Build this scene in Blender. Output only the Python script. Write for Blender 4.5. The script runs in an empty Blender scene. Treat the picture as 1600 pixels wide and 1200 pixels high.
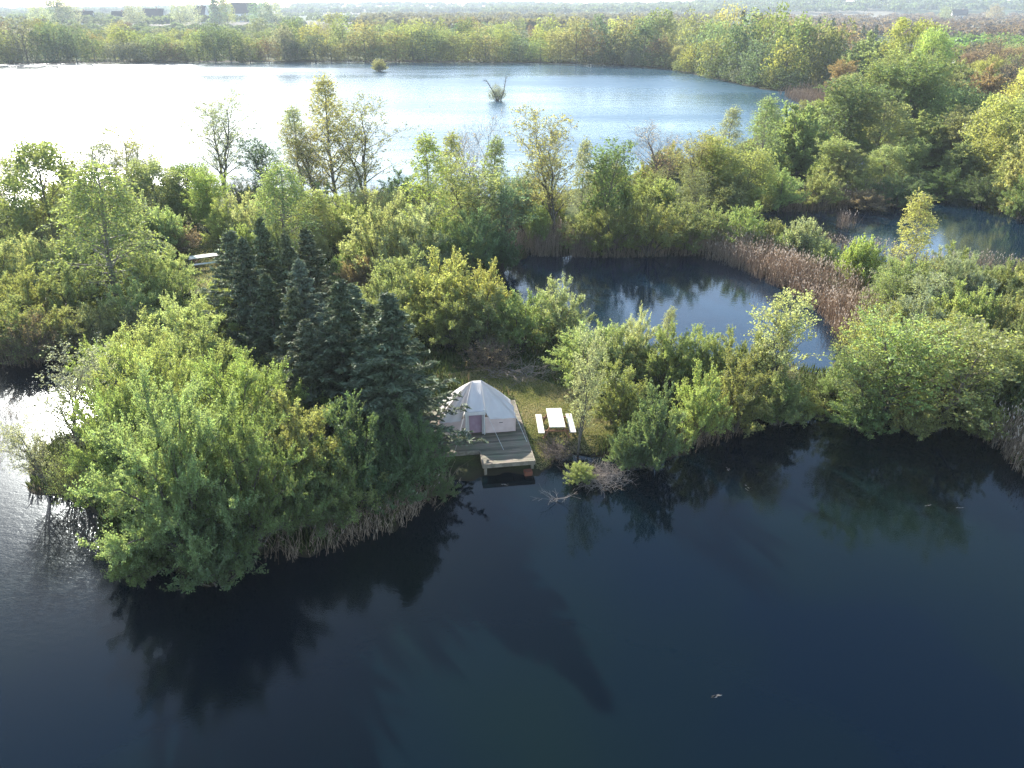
import bpy, math, random
import numpy as np
from mathutils import Vector

R = math.radians
C = bpy.context.scene.collection
SC = bpy.context.scene

# ------------------------------------------------------------------ camera
CAM_H, F, PITCH = 19.0, 1232.0, R(25.66)
cd = bpy.data.cameras.new('camera'); cam = bpy.data.objects.new('camera', cd); C.objects.link(cam)
cam.location = (0, 0, CAM_H); cam.rotation_euler = (R(90) - PITCH, 0, 0)
cd.sensor_width = 36; cd.lens = F / 1600 * 36; cd.clip_start = 0.2; cd.clip_end = 20000
SC.camera = cam

# ------------------------------------------------------------------ light
SUN_AZ, SUN_EL = -30.0, 27.0            # degrees, azimuth clockwise from +Y
w = bpy.data.worlds.new('World'); SC.world = w; w.use_nodes = True
nt = w.node_tree; bg = nt.nodes['Background']
sky = nt.nodes.new('ShaderNodeTexSky'); sky.sky_type = 'NISHITA'; sky.sun_disc = False
sky.sun_elevation = R(SUN_EL); sky.sun_rotation = R(SUN_AZ % 360)
sky.air_density = 1.0; sky.dust_density = 0.5; sky.ozone_density = 1.0
nt.links.new(sky.outputs[0], bg.inputs[0]); bg.inputs[1].default_value = 0.14
sd = bpy.data.lights.new('sun', 'SUN'); sd.energy = 5.0; sd.angle = R(0.5); sd.color = (1, .95, .87)
so = bpy.data.objects.new('sun', sd); C.objects.link(so); so.location = (-40, 60, 60)
so.rotation_euler = (R(90 - SUN_EL), 0, R(180 - SUN_AZ))
SC.view_settings.view_transform = 'Standard'; SC.view_settings.look = 'None'
SC.view_settings.exposure = 1.66; SC.view_settings.gamma = 1.0
cy = SC.cycles
cy.max_bounces = 6; cy.diffuse_bounces = 4; cy.glossy_bounces = 3; cy.transmission_bounces = 3
cy.use_denoising = True; cy.denoising_prefilter = 'NONE'; cy.volume_bounces = 0; cy.sample_clamp_indirect = 4.0; cy.caustics_reflective = False; cy.caustics_refractive = False

# ------------------------------------------------------------------ places
CP, SP = math.cos(PITCH), math.sin(PITCH)
def P(px, py, z=0.0):
    """ground point seen at a photograph pixel (1600 x 1200)"""
    x = (px - 800) / F; y = (600 - py) / F
    dy = CP + y * SP; dz = -SP + y * CP
    if dz > -0.0030: dz = -0.0030
    t = (z - CAM_H) / dz
    return (x * t, dy * t)
def depth(x, y, z=0.0): return y * CP + (CAM_H - z) * SP
def height_for(y, py):
    """height of something standing at forward distance y whose top shows at pixel row py"""
    k = (600 - py) / F
    return CAM_H + y * (k * CP - SP) / (CP + k * SP)

LAKES = {
 'near': [P(*q) for q in [(-500,578),(0,572),(100,562),(160,540),(220,520),(300,503),(318,516),(262,548),(205,590),(175,640),(120,680),
   (62,700),(34,742),(72,772),(122,790),(170,845),(222,895),(290,915),(360,895),(420,872),(520,850),(600,826),(660,786),(696,760),(700,744),
   (842,742),(858,722),(905,712),(950,712),(985,722),(1030,720),(1080,696),(1150,668),(1250,652),(1400,656),(1500,664),(1560,684),(1625,760),(1720,900)]] +
   [(26,4),(30,-30),(-45,-30),(-60,10)],
 'middle': [P(*q) for q in [(782,446),(796,412),(830,398),(900,400),(1000,402),(1080,396),(1120,402),(1180,425),(1240,455),(1290,480),(1318,510),
   (1326,540),(1314,572),(1270,582),(1228,580),(1180,572),(1100,566),(1000,556),(920,535),(850,500),(800,470)]],
 'right': [P(*q) for q in [(1190,332),(1215,326),(1290,329),(1380,318),(1450,300),(1530,314),(1600,330),(1720,352),(1760,480),(1600,436),(1530,424),
   (1440,418),(1350,408),(1300,398),(1240,372),(1200,350)]],
 'far': [P(*q) for q in [(-400,352),(-60,348),(40,338),(90,318),(160,300),(250,290),(330,300),(372,306),(400,298),(480,312),(620,300),(700,300),(760,312),(812,314),
   (880,300),(960,282),(1030,262),(1090,246),(1150,228),(1200,205),(1240,182),(1290,168),(1296,152),(1255,149),(1180,138),(1120,124),(1050,109),
   (960,102),(800,98),(500,97),(200,98),(0,101),(-420,106)]],
}
def sd_poly(X, Y, poly):
    """signed distance: negative inside the polygon"""
    p = np.array(poly); q = np.roll(p, -1, 0)
    d = np.full(X.shape, 1e18); inside = np.zeros(X.shape, bool)
    for (ax, ay), (bx, by) in zip(p, q):
        ex, ey = bx-ax, by-ay; L = ex*ex+ey*ey
        t = np.clip(((X-ax)*ex+(Y-ay)*ey)/L, 0, 1)
        d = np.minimum(d, (X-ax-t*ex)**2+(Y-ay-t*ey)**2)
        c = ((ay > Y) != (by > Y)) & (X < ex*(Y-ay)/(ey if abs(ey) > 1e-9 else 1e-9)+ax)
        inside ^= c
    d = np.sqrt(d)
    return np.where(inside, -d, d)
def shore(X, Y):
    X = np.asarray(X, float); Y = np.asarray(Y, float)
    s = np.full(X.shape, 1e9)
    for p in LAKES.values(): s = np.minimum(s, sd_poly(X, Y, p))
    wob = .28*np.sin(X*1.7+Y*.6)+.2*np.sin(Y*2.3-X*1.1)+.12*np.sin(X*4.1+Y*3.7)
    return s + wob*np.clip(1-np.abs(s)/6, 0, 1)
def ground_z(X, Y, s=None):
    X = np.asarray(X, float); Y = np.asarray(Y, float)
    if s is None: s = shore(X, Y)
    h = np.where(s < 0, np.maximum(-2.2, s*.45), np.minimum(.5, s*.34))
    h = h + np.clip(s-1, 0, 3)/3*(.10*np.sin(X*.31+1)*np.sin(Y*.27)+.05*np.sin(X*1.3)*np.cos(Y*1.1))
    far = np.clip((Y-700)/900, 0, 1)
    h = h + far*(26*np.exp(-((X-760)/430)**2-((Y-1900)/420)**2)+13*np.exp(-((X+500)/600)**2-((Y-2600)/500)**2)+9*np.exp(-((X-100)/500)**2-((Y-2500)/500)**2))
    return h

# ------------------------------------------------------------------ mesh helpers
def mesh_np(name, V, Fq, mats, midx=None, tint=None, smooth=False):
    me = bpy.data.meshes.new(name)
    V = np.asarray(V, np.float32); Fq = np.asarray(Fq, np.int32)
    me.vertices.add(len(V)); me.vertices.foreach_set('co', V.ravel())
    me.loops.add(Fq.size); me.loops.foreach_set('vertex_index', Fq.ravel())
    me.polygons.add(len(Fq))
    k = Fq.shape[1]
    me.polygons.foreach_set('loop_start', np.arange(len(Fq), dtype=np.int32)*k)
    if midx is not None: me.polygons.foreach_set('material_index', np.asarray(midx, np.int32))
    if smooth: me.polygons.foreach_set('use_smooth', np.ones(len(Fq), bool))
    for m in (mats if isinstance(mats, (list, tuple)) else [mats]): me.materials.append(m)
    me.update(calc_edges=True); me.validate()
    if tint is not None:
        a = me.attributes.new('tint', 'FLOAT', 'FACE'); a.data.foreach_set('value', np.asarray(tint, np.float32))
    return me
def norm(v): return v/np.maximum(np.linalg.norm(v, axis=-1, keepdims=True), 1e-9)
def tubes(Pl, Rl, s=3):
    """polylines (N,K,3) with radii (N,K) -> quads"""
    N, K, _ = Pl.shape
    T = norm(Pl[:, -1]-Pl[:, 0])
    ref = np.where(np.abs(T[:, 2:3]) > .8, np.array([[1., 0, 0]]), np.array([[0, 0, 1.]]))
    A = norm(np.cross(T, ref)); B = np.cross(T, A)
    ang = np.arange(s)*2*math.pi/s
    ring = A[:, None, :]*np.cos(ang)[None, :, None]+B[:, None, :]*np.sin(ang)[None, :, None]
    V = Pl[:, :, None, :]+ring[:, None, :, :]*Rl[:, :, None, None]
    idx = np.arange(N*K*s).reshape(N, K, s)
    a = idx[:, :-1, :]; b = np.roll(a, -1, 2); d = idx[:, 1:, :]; c = np.roll(d, -1, 2)
    return V.reshape(-1, 3), np.stack([a, b, c, d], -1).reshape(-1, 4)
def diamonds(Ctr, A, L, W, rng):
    n = len(Ctr); A = norm(A)
    B = norm(np.cross(A, norm(rng.normal(size=(n, 3)))))
    L = np.broadcast_to(L, n)[:, None]; W = np.broadcast_to(W, n)[:, None]
    V = np.stack([Ctr-A*L*.5, Ctr+B*W*.5+A*L*.08, Ctr+A*L*.5, Ctr-B*W*.5+A*L*.08], 1).reshape(-1, 3)
    return V, np.arange(n*4).reshape(n, 4)
def merge(parts):
    V, Fq, n = [], [], 0
    for v, f in parts: V.append(v); Fq.append(f+n); n += len(v)
    return np.concatenate(V), np.concatenate(Fq)
def children_of(rng, Par, Rad, n, t0, t1, ang, length, K, droop=0., up=0., flat=False, tpow=1.0, jit=.35):
    """n children on every polyline of Par"""
    N, Kp, _ = Par.shape
    t = t0+(t1-t0)*((np.arange(n)[None, :]+rng.random((N, n)))/n)**tpow
    f = t*(Kp-1); i = np.minimum(f.astype(int), Kp-2); u = (f-i)[..., None]
    ar = np.arange(N)[:, None]
    S = Par[ar, i]*(1-u)+Par[ar, i+1]*u
    T = norm(Par[ar, i+1]-Par[ar, i])
    r0 = (Rad[ar, i]*(1-u[..., 0])+Rad[ar, i+1]*u[..., 0])
    rnd = norm(rng.normal(size=(N, n, 3)))
    if flat:
        side = norm(np.cross(T, np.array([0, 0, 1.])))*np.where(np.arange(n) % 2, 1., -1.)[None, :, None]
        perp = norm(side+.25*rnd)
    else:
        ph = np.arange(n)[None, :]*2.39996+rng.random((N, 1))*6.28+rng.random((N, n))*.5
        ref = np.where(np.abs(T[..., 2:3]) > .85, np.array([1., 0, 0]), np.array([0, 0, 1.]))
        X = norm(np.cross(T, ref)); Y = np.cross(T, X)
        perp = X*np.cos(ph)[..., None]+Y*np.sin(ph)[..., None]
    a = ang+rng.normal(size=(N, n))*.18
    D = norm(T*np.cos(a)[..., None]+perp*np.sin(a)[..., None]+np.array([0, 0, up]))
    L = (length(t, N) if callable(length) else length)*(1-jit+2*jit*rng.random((N, n)))
    s = np.linspace(0, 1, K)[None, None, :, None]
    Ls = L[..., None, None]
    bend = rng.normal(size=(N, n, 1, 3))*.10
    Q = S[:, :, None, :]+D[:, :, None, :]*s*Ls+(bend+np.array([0, 0, droop]))*(s**2)*Ls
    rad = np.maximum(r0[..., None]*.6*(1-.8*np.linspace(0, 1, K)), .004)
    return Q.reshape(N*n, K, 3), rad.reshape(N*n, K)
def leaves_on(rng, Par, n, t0, t1, L, W, spread, along=.5, keep=1.0):
    N, K, _ = Par.shape
    t = t0+(t1-t0)*rng.random((N, n)); f = t*(K-1); i = np.minimum(f.astype(int), K-2); u = (f-i)[..., None]
    ar = np.arange(N)[:, None]
    S = Par[ar, i]*(1-u)+Par[ar, i+1]*u; T = norm(Par[ar, i+1]-Par[ar, i])
    S = S+rng.normal(size=S.shape)*spread
    A = T*along+norm(rng.normal(size=S.shape))*(1-along)
    twig = np.repeat(rng.normal(size=(N, 1)), n, 1)
    S, A, twig = S.reshape(-1, 3), A.reshape(-1, 3), twig.ravel()
    if keep < 1:
        m = rng.random(len(S)) < keep; S, A, twig = S[m], A[m], twig[m]
    k = .5+rng.random(len(S))
    V, Fq = diamonds(S, A, L*k, W*k, rng)
    return V, Fq, .5+.16*twig+.14*rng.normal(size=len(S))
def bezier_stems(rng, n, Hh, Rr, base, K=7, low=.05, flatness=1.0):
    """stems fanning out from one stool to points over a dome"""
    i = np.arange(n)+.5
    cosr = 1-(1-low)*(i/n)          # 1 top .. low rim
    th = np.arccos(cosr); az = i*2.39996+rng.random()*6
    k = .86+.22*rng.random(n)
    E = np.stack([np.cos(az)*np.sin(th)*Rr*k, np.sin(az)*np.sin(th)*Rr*k, np.cos(th)*Hh*k*flatness+.18*Hh*(1-cosr)], 1)
    B = np.stack([np.cos(az)*base*rng.random(n), np.sin(az)*base*rng.random(n), np.zeros(n)-.1], 1)
    M = B*.4+E*.30+np.array([0, 0, 1])[None]*(E[:, 2:3]*.52)
    t = np.linspace(0, 1, K)[None, :, None]
    Q = (1-t)**2*B[:, None]+2*t*(1-t)*M[:, None]+t*t*E[:, None]
    Q[:, 1:-1] += rng.normal(size=Q[:, 1:-1].shape)*.04*Rr*.5
    rad = (.05+.03*rng.random((n, 1)))*(Hh/5)*(1-.8*np.linspace(0, 1, K))[None]
    return Q, rad

# ------------------------------------------------------------------ materials
def new_mat(name):
    m = bpy.data.materials.new(name); m.use_nodes = True
    return m, m.node_tree.nodes, m.node_tree.links, m.node_tree.nodes['Principled BSDF']
def leaf_mat(name, trans=.56, gloss=.03, rough=.55, tcol=(1.25, 1.25, .72), vmin=.55, vmax=1.5):
    m, N, L, pb = new_mat(name); N.remove(pb)
    out = N['Material Output']
    oi = N.new('ShaderNodeObjectInfo'); at = N.new('ShaderNodeAttribute'); at.attribute_name = 'tint'
    mr = N.new('ShaderNodeMapRange'); mr.inputs[3].default_value = vmin; mr.inputs[4].default_value = vmax; L.new(at.outputs['Fac'], mr.inputs[0])
    hs = N.new('ShaderNodeHueSaturation'); L.new(oi.outputs['Color'], hs.inputs['Color']); L.new(mr.outputs[0], hs.inputs['Value'])
    hr = N.new('ShaderNodeMapRange'); hr.inputs[3].default_value = .475; hr.inputs[4].default_value = .525; L.new(at.outputs['Fac'], hr.inputs[0]); L.new(hr.outputs[0], hs.inputs['Hue'])
    d = N.new('ShaderNodeBsdfDiffuse'); L.new(hs.outputs[0], d.inputs[0])
    mx = N.new('ShaderNodeMix'); mx.data_type = 'RGBA'; mx.blend_type = 'MULTIPLY'; mx.inputs[0].default_value = 1
    L.new(hs.outputs[0], mx.inputs[6]); mx.inputs[7].default_value = (*tcol, 1)
    t = N.new('ShaderNodeBsdfTranslucent'); L.new(mx.outputs[2], t.inputs[0])
    a = N.new('ShaderNodeMixShader'); a.inputs[0].default_value = trans; L.new(d.outputs[0], a.inputs[1]); L.new(t.outputs[0], a.inputs[2])
    g = N.new('ShaderNodeBsdfGlossy'); g.inputs['Roughness'].default_value = rough; g.inputs[0].default_value = (.8, .85, .8, 1)
    b = N.new('ShaderNodeMixShader'); b.inputs[0].default_value = gloss; L.new(a.outputs[0], b.inputs[1]); L.new(g.outputs[0], b.inputs[2])
    L.new(b.outputs[0], out.inputs[0])
    return m
def simple_mat(name, col, rough=.8, noise=0, scale=5, col2=None, bump=0, objcol=False, spec=.3, detail=6, stretch=None):
    m, N, L, pb = new_mat(name)
    pb.inputs['Roughness'].default_value = rough; pb.inputs['Base Color'].default_value = (*col, 1)
    pb.inputs['Specular IOR Level'].default_value = spec
    if noise or col2:
        tc = N.new('ShaderNodeTexCoord'); mp = N.new('ShaderNodeMapping'); L.new(tc.outputs['Object'], mp.inputs[0])
        if stretch: mp.inputs['Scale'].default_value = stretch
        nz = N.new('ShaderNodeTexNoise'); nz.inputs['Scale'].default_value = scale; nz.inputs['Detail'].default_value = detail; L.new(mp.outputs[0], nz.inputs[0])
        cr = N.new('ShaderNodeValToRGB'); L.new(nz.outputs[0], cr.inputs[0])
        cr.color_ramp.elements[0].position = .35; cr.color_ramp.elements[1].position = .65
        cr.color_ramp.elements[0].color = (*col, 1); cr.color_ramp.elements[1].color = (*(col2 or [c*1.5 for c in col]), 1)
        L.new(cr.outputs[0], pb.inputs['Base Color'])
        if bump:
            bp = N.new('ShaderNodeBump'); bp.inputs['Strength'].default_value = bump; bp.inputs['Distance'].default_value = .02
            L.new(nz.outputs[0], bp.inputs['Height']); L.new(bp.outputs[0], pb.inputs['Normal'])
    return m
M_LEAF = leaf_mat('leaf')
M_NEEDLE = leaf_mat('needle', trans=.12, gloss=.03, rough=.55, tcol=(1.1, 1.2, .6), vmin=.5, vmax=1.6)
M_BARK = simple_mat('bark', (.08, .068, .05), .9, 1, 8, (.19, .165, .13), .4)
M_BARK_PALE = simple_mat('pale_bark', (.12, .105, .085), .85, 1, 9, (.30, .27, .23), .3)
M_TWIG = simple_mat('twig_bark', (.10, .078, .06), .9, 1, 3, (.20, .155, .125))

def attr_ramp(name, stops, rough=.8, trans=.3):
    """blade or stalk colour picked from a ramp by its own tint value"""
    m, N, L, pb = new_mat(name); N.remove(pb)
    at = N.new('ShaderNodeAttribute'); at.attribute_name = 'tint'
    cr = N.new('ShaderNodeValToRGB'); L.new(at.outputs['Fac'], cr.inputs[0])
    e = cr.color_ramp.elements
    e[0].position, e[0].color = stops[0][0], (*stops[0][1], 1); e[1].position, e[1].color = stops[-1][0], (*stops[-1][1], 1)
    for p, c in stops[1:-1]: n = e.new(p); n.color = (*c, 1)
    d = N.new('ShaderNodeBsdfDiffuse'); t = N.new('ShaderNodeBsdfTranslucent'); a = N.new('ShaderNodeMixShader'); a.inputs[0].default_value = trans
    L.new(cr.outputs[0], d.inputs[0]); L.new(cr.outputs[0], t.inputs[0]); L.new(d.outputs[0], a.inputs[1]); L.new(t.outputs[0], a.inputs[2])
    L.new(a.outputs[0], N['Material Output'].inputs[0])
    return m
M_REED = attr_ramp('dry_reed', [(0, (.07, .04, .028)), (.35, (.22, .155, .105)), (.68, (.52, .40, .29)), (.8, (.5, .40, .31)), (1, (.62, .54, .45))])
M_COVER = attr_ramp('ground_cover', [(0, (.03, .035, .015)), (.4, (.055, .075, .022)), (.75, (.10, .13, .035)), (1, (.16, .12, .07))])
M_GRASS = attr_ramp('grass_blade', [(0, (.17, .20, .05)), (.45, (.31, .31, .10)), (.75, (.44, .38, .17)), (1, (.50, .40, .24))])

# ------------------------------------------------------------------ tagging
def tag(o, label=None, cat=None, group=None, kind=None):
    if label: o['label'] = label
    if cat: o['category'] = cat
    if group: o['group'] = group
    if kind: o['kind'] = kind
    return o
def link(name, me, parent=None, loc=None):
    o = bpy.data.objects.new(name, me); C.objects.link(o)
    if parent: o.parent = parent
    if loc: o.location = loc
    return o
def empty(name, loc=(0, 0, 0), rz=0):
    o = bpy.data.objects.new(name, None); C.objects.link(o); o.location = loc; o.rotation_euler.z = rz
    o.empty_display_size = .3
    return o

# ------------------------------------------------------------------ the setting: terrain
def build_terrain():
    th = np.concatenate([np.linspace(-180, -62, 30, endpoint=False), np.linspace(-62, 62, 400), np.linspace(62, 180, 31)[1:-1]])*math.pi/180
    r = [8.0]
    while r[-1] < 210: r.append(r[-1]*1.0115)
    while r[-1] < 6000: r.append(r[-1]*1.045)
    r = np.array(r)
    TH, RR = np.meshgrid(th, r)
    X = np.sin(TH)*RR; Y = np.cos(TH)*RR
    Z = ground_z(X, Y)
    V = np.stack([X, Y, Z], -1).reshape(-1, 3)
    nt_, nr = len(th), len(r)
    idx = np.arange(nr*nt_).reshape(nr, nt_)
    a = idx[:-1]; b = np.roll(idx, -1, 1)[:-1]; c = np.roll(idx, -1, 1)[1:]; d = idx[1:]
    Fq = np.stack([a, b, c, d], -1).reshape(-1, 4)[:, ::-1]
    m, N, L, pb = new_mat('ground')
    pb.inputs['Roughness'].default_value = .95; pb.inputs['Specular IOR Level'].default_value = .1
    tc = N.new('ShaderNodeTexCoord'); sep = N.new('ShaderNodeSeparateXYZ'); L.new(tc.outputs['Object'], sep.inputs[0])
    def noise(scale, det=5, dist=0):
        n = N.new('ShaderNodeTexNoise'); n.inputs['Scale'].default_value = scale; n.inputs['Detail'].default_value = det; n.inputs['Distortion'].default_value = dist
        L.new(tc.outputs['Object'], n.inputs[0]); return n
    def ramp(src, stops):
        c = N.new('ShaderNodeValToRGB'); L.new(src, c.inputs[0]); e = c.color_ramp.elements
        e[0].position, e[0].color = stops[0][0], (*stops[0][1], 1); e[1].position, e[1].color = stops[-1][0], (*stops[-1][1], 1)
        for p, q in stops[1:-1]: n = e.new(p); n.color = (*q, 1)
        return c
    near = ramp(noise(1.1, 8, .5).outputs[0], [(.3, (.045, .04, .02)), (.45, (.06, .075, .022)), (.6, (.09, .11, .03)), (.75, (.12, .10, .055))])
    fine = ramp(noise(14, 4).outputs[0], [(.3, (.6, .6, .6)), (.7, (1.3, 1.3, 1.3))])
    mm = N.new('ShaderNodeMix'); mm.data_type = 'RGBA'; mm.blend_type = 'MULTIPLY'; mm.inputs[0].default_value = 1
    L.new(near.outputs[0], mm.inputs[6]); L.new(fine.outputs[0], mm.inputs[7])
    # fields far away: patches of pale stubble, brown plough and green crop
    vo = N.new('ShaderNodeTexVoronoi'); vo.inputs['Scale'].default_value = .0042; vo.inputs['Randomness'].default_value = .8
    mp = N.new('ShaderNodeMapping'); mp.inputs['Scale'].default_value = (.7, .45, 1); mp.inputs['Rotation'].default_value = (0, 0, .35)
    L.new(tc.outputs['Object'], mp.inputs[0]); L.new(mp.outputs[0], vo.inputs[0])
    sv = N.new('ShaderNodeSeparateXYZ'); L.new(vo.outputs['Color'], sv.inputs[0])
    fld = ramp(sv.outputs[0], [(.2, (.06, .085, .03)), (.4, (.10, .085, .06)), (.6, (.15, .135, .09)), (.8, (.07, .11, .03)), (.95, (.11, .09, .07))])
    fld.color_ramp.interpolation = 'CONSTANT'
    fy = N.new('ShaderNodeMapRange'); fy.inputs[1].default_value = 360; fy.inputs[2].default_value = 480; L.new(sep.outputs[1], fy.inputs[0])
    m2 = N.new('ShaderNodeMix'); m2.data_type = 'RGBA'; L.new(fy.outputs[0], m2.inputs[0]); L.new(mm.outputs[2], m2.inputs[6]); L.new(fld.outputs[0], m2.inputs[7])
    # wet mud below and just above the water line
    wz = N.new('ShaderNodeMapRange'); wz.inputs[1].default_value = .02; wz.inputs[2].default_value = .46; L.new(sep.outputs[2], wz.inputs[0])
    m3 = N.new('ShaderNodeMix'); m3.data_type = 'RGBA'; L.new(wz.outputs[0], m3.inputs[0]); m3.inputs[6].default_value = (.035, .028, .018, 1); L.new(m2.outputs[2], m3.inputs[7])
    L.new(m3.outputs[2], pb.inputs['Base Color'])
    bp = N.new('ShaderNodeBump'); bp.inputs['Strength'].default_value = .5; bp.inputs['Distance'].default_value = .06
    L.new(noise(9, 6).outputs[0], bp.inputs['Height']); L.new(bp.outputs[0], pb.inputs['Normal'])
    me = mesh_np('ground', V, Fq, m, smooth=True)
    tag(link('ground', me), kind='structure')
build_terrain()

# ------------------------------------------------------------------ water: four separate sheets at one level
def water_mat(name, body, rough, ripples, patch=0.0, green=None, wind=None, open_side=None, spec=.5, tint=(1, 1, 1)):
    """ripples: list of (scale, stretch_x, stretch_y, strength, distance)"""
    m, N, L, pb = new_mat(name)
    pb.inputs['Base Color'].default_value = (*body, 1); pb.inputs['Roughness'].default_value = rough
    pb.inputs['IOR'].default_value = 1.333; pb.inputs['Specular IOR Level'].default_value = spec; pb.inputs['Specular Tint'].default_value = (*tint, 1)
    tc = N.new('ShaderNodeTexCoord')
    if green:
        n = N.new('ShaderNodeTexNoise'); n.inputs['Scale'].default_value = .085; n.inputs['Detail'].default_value = 2.5; n.inputs['Distortion'].default_value = .4
        L.new(tc.outputs['Object'], n.inputs[0])
        c = N.new('ShaderNodeValToRGB'); L.new(n.outputs[0], c.inputs[0]); e = c.color_ramp.elements
        e[0].position = .38; e[0].color = (*body, 1); e[1].position = .66; e[1].color = (*green, 1)
        L.new(c.outputs[0], pb.inputs['Base Color'])
    if wind:     # broad streaks where the breeze roughens the surface
        mp = N.new('ShaderNodeMapping'); mp.inputs['Scale'].default_value = wind[2]; mp.inputs['Rotation'].default_value = (0, 0, wind[3]); L.new(tc.outputs['Object'], mp.inputs[0])
        n = N.new('ShaderNodeTexNoise'); n.inputs['Scale'].default_value = 1; n.inputs['Detail'].default_value = 3; L.new(mp.outputs[0], n.inputs[0])
        mr = N.new('ShaderNodeMapRange'); mr.inputs[1].default_value = .42; mr.inputs[2].default_value = .62
        mr.inputs[3].default_value = wind[0]; mr.inputs[4].default_value = wind[1]; L.new(n.outputs[0], mr.inputs[0])
        wmask = mr.outputs[0]
        if name == 'lake_water':
            m7 = N.new('ShaderNodeMapRange'); m7.inputs[1].default_value = .40; m7.inputs[2].default_value = .64; m7.inputs[3].default_value = rough*.62; m7.inputs[4].default_value = rough*1.35
            L.new(n.outputs[0], m7.inputs[0]); L.new(m7.outputs[0], pb.inputs['Roughness'])
        if open_side:   # the open left side of the pond lies in the wind
            sp_ = N.new('ShaderNodeSeparateXYZ'); L.new(tc.outputs['Object'], sp_.inputs[0])
            sx_ = N.new('ShaderNodeMath'); sx_.operation = 'MULTIPLY_ADD'; sx_.inputs[1].default_value = -.4; L.new(sp_.outputs[1], sx_.inputs[0]); L.new(sp_.outputs[0], sx_.inputs[2])
            m4 = N.new('ShaderNodeMapRange'); m4.inputs[1].default_value = open_side[0]; m4.inputs[2].default_value = open_side[1]; m4.inputs[3].default_value = 1; m4.inputs[4].default_value = open_side[2]
            L.new(sx_.outputs[0], m4.inputs[0]); m5 = N.new('ShaderNodeMath'); m5.operation = 'MULTIPLY'; L.new(wmask, m5.inputs[0]); L.new(m4.outputs[0], m5.inputs[1]); wmask = m5.outputs[0]
            m6 = N.new('ShaderNodeMapRange'); m6.inputs[1].default_value = open_side[0]; m6.inputs[2].default_value = open_side[1]; m6.inputs[3].default_value = rough; m6.inputs[4].default_value = .19
            L.new(sx_.outputs[0], m6.inputs[0]); L.new(m6.outputs[0], pb.inputs['Roughness'])
    prev = None
    for sc, sx, sy, st, di in ripples:
        mp = N.new('ShaderNodeMapping'); mp.inputs['Scale'].default_value = (sx, sy, 1); mp.inputs['Rotation'].default_value = (0, 0, .3); L.new(tc.outputs['Object'], mp.inputs[0])
        n = N.new('ShaderNodeTexNoise'); n.inputs['Scale'].default_value = sc; n.inputs['Detail'].default_value = 3; n.inputs['Roughness'].default_value = .6; L.new(mp.outputs[0], n.inputs[0])
        b = N.new('ShaderNodeBump'); b.inputs['Strength'].default_value = st; b.inputs['Distance'].default_value = di; L.new(n.outputs[0], b.inputs['Height'])
        if wind:
            mu = N.new('ShaderNodeMath'); mu.operation = 'MULTIPLY'; mu.inputs[1].default_value = st; L.new(wmask, mu.inputs[0]); L.new(mu.outputs[0], b.inputs['Strength'])
        if prev: L.new(prev.outputs[0], b.inputs['Normal'])
        prev = b
    if prev: L.new(prev.outputs[0], pb.inputs['Normal'])
    return m
def water_sheet(name, poly, mat, grow=1.6):
    p = np.array(poly); c = np.roll(p, 1, 0); d = np.roll(p, -1, 0)
    e1 = norm(p-c); e2 = norm(d-p)
    area = np.sum(p[:, 0]*d[:, 1]-d[:, 0]*p[:, 1]); sgn = 1 if area > 0 else -1
    n = norm(np.stack([(e1+e2)[:, 1], -(e1+e2)[:, 0]], 1)+1e-9)*sgn
    q = p+n*grow
    me = bpy.data.meshes.new(name)
    me.from_pydata([(x, y, 0) for x, y in q], [], [list(range(len(q)))] if sgn > 0 else [list(range(len(q)))[::-1]])
    me.materials.append(mat)
    import bmesh
    bm = bmesh.new(); bm.from_mesh(me); bmesh.ops.triangulate(bm, faces=bm.faces[:]); bm.normal_update(); bm.to_mesh(me); bm.free()
    tag(link(name, me), kind='structure')
M_W_NEAR = water_mat('near_water', (.0006, .0036, .0082), .03, [(2.6, 1, 1.7, .10, .028), (10, 1, 1.5, .12, .010)], green=(.0024, .0072, .0060), wind=(.25, 1.3, (.05, .03, 1), .5), open_side=(-20, -35, 3.0), spec=.23, tint=(.50, .84, 1))
M_W_MID = water_mat('pond_water', (.004, .014, .026), .05, [(2.0, 1, 1.6, .10, .05), (8, 1, 1.5, .10, .012)], spec=.75, tint=(.80, .95, 1))
M_W_FAR = water_mat('lake_water', (.03, .075, .11), .25, [(.28, .6, 1.7, .5, .45), (1.0, .7, 1.4, .55, .16), (3.4, .8, 1.4, .4, .05)], wind=(.45, 1.25, (.008, .03, 1), .1))
water_sheet('near_pond_water', LAKES['near'], M_W_NEAR)
water_sheet('middle_pond_water', LAKES['middle'], M_W_MID)
water_sheet('right_pond_water', LAKES['right'], M_W_MID)
water_sheet('lake_water', LAKES['far'], M_W_FAR, 2.2)

# ------------------------------------------------------------------ plant prototypes (mesh data only)
PROTO = {}
def finish(kind, stems, leaf, H0, R0, bark, lm=None, one=False):
    sv, sf = merge(stems); lv, lf, lt = leaf
    if one:
        V, Fq = merge([(sv, sf), (lv, lf)])
        me = mesh_np(kind, V, Fq, [bark, lm or M_LEAF], np.r_[np.zeros(len(sf)), np.ones(len(lf))], np.r_[np.full(len(sf), .5), lt])
        PROTO.setdefault(kind, []).append((None, me, H0, R0)); return
    t = mesh_np(kind+'_wood', sv, sf, bark, smooth=True)
    c = mesh_np(kind+'_leaves', lv, lf, lm or M_LEAF, tint=lt)
    PROTO.setdefault(kind, []).append((t, c, H0, R0))
def cat_leaves(*ls):
    V, Fq = merge([(a, b) for a, b, _ in ls]); return V, Fq, np.concatenate([c for *_, c in ls])

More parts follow.
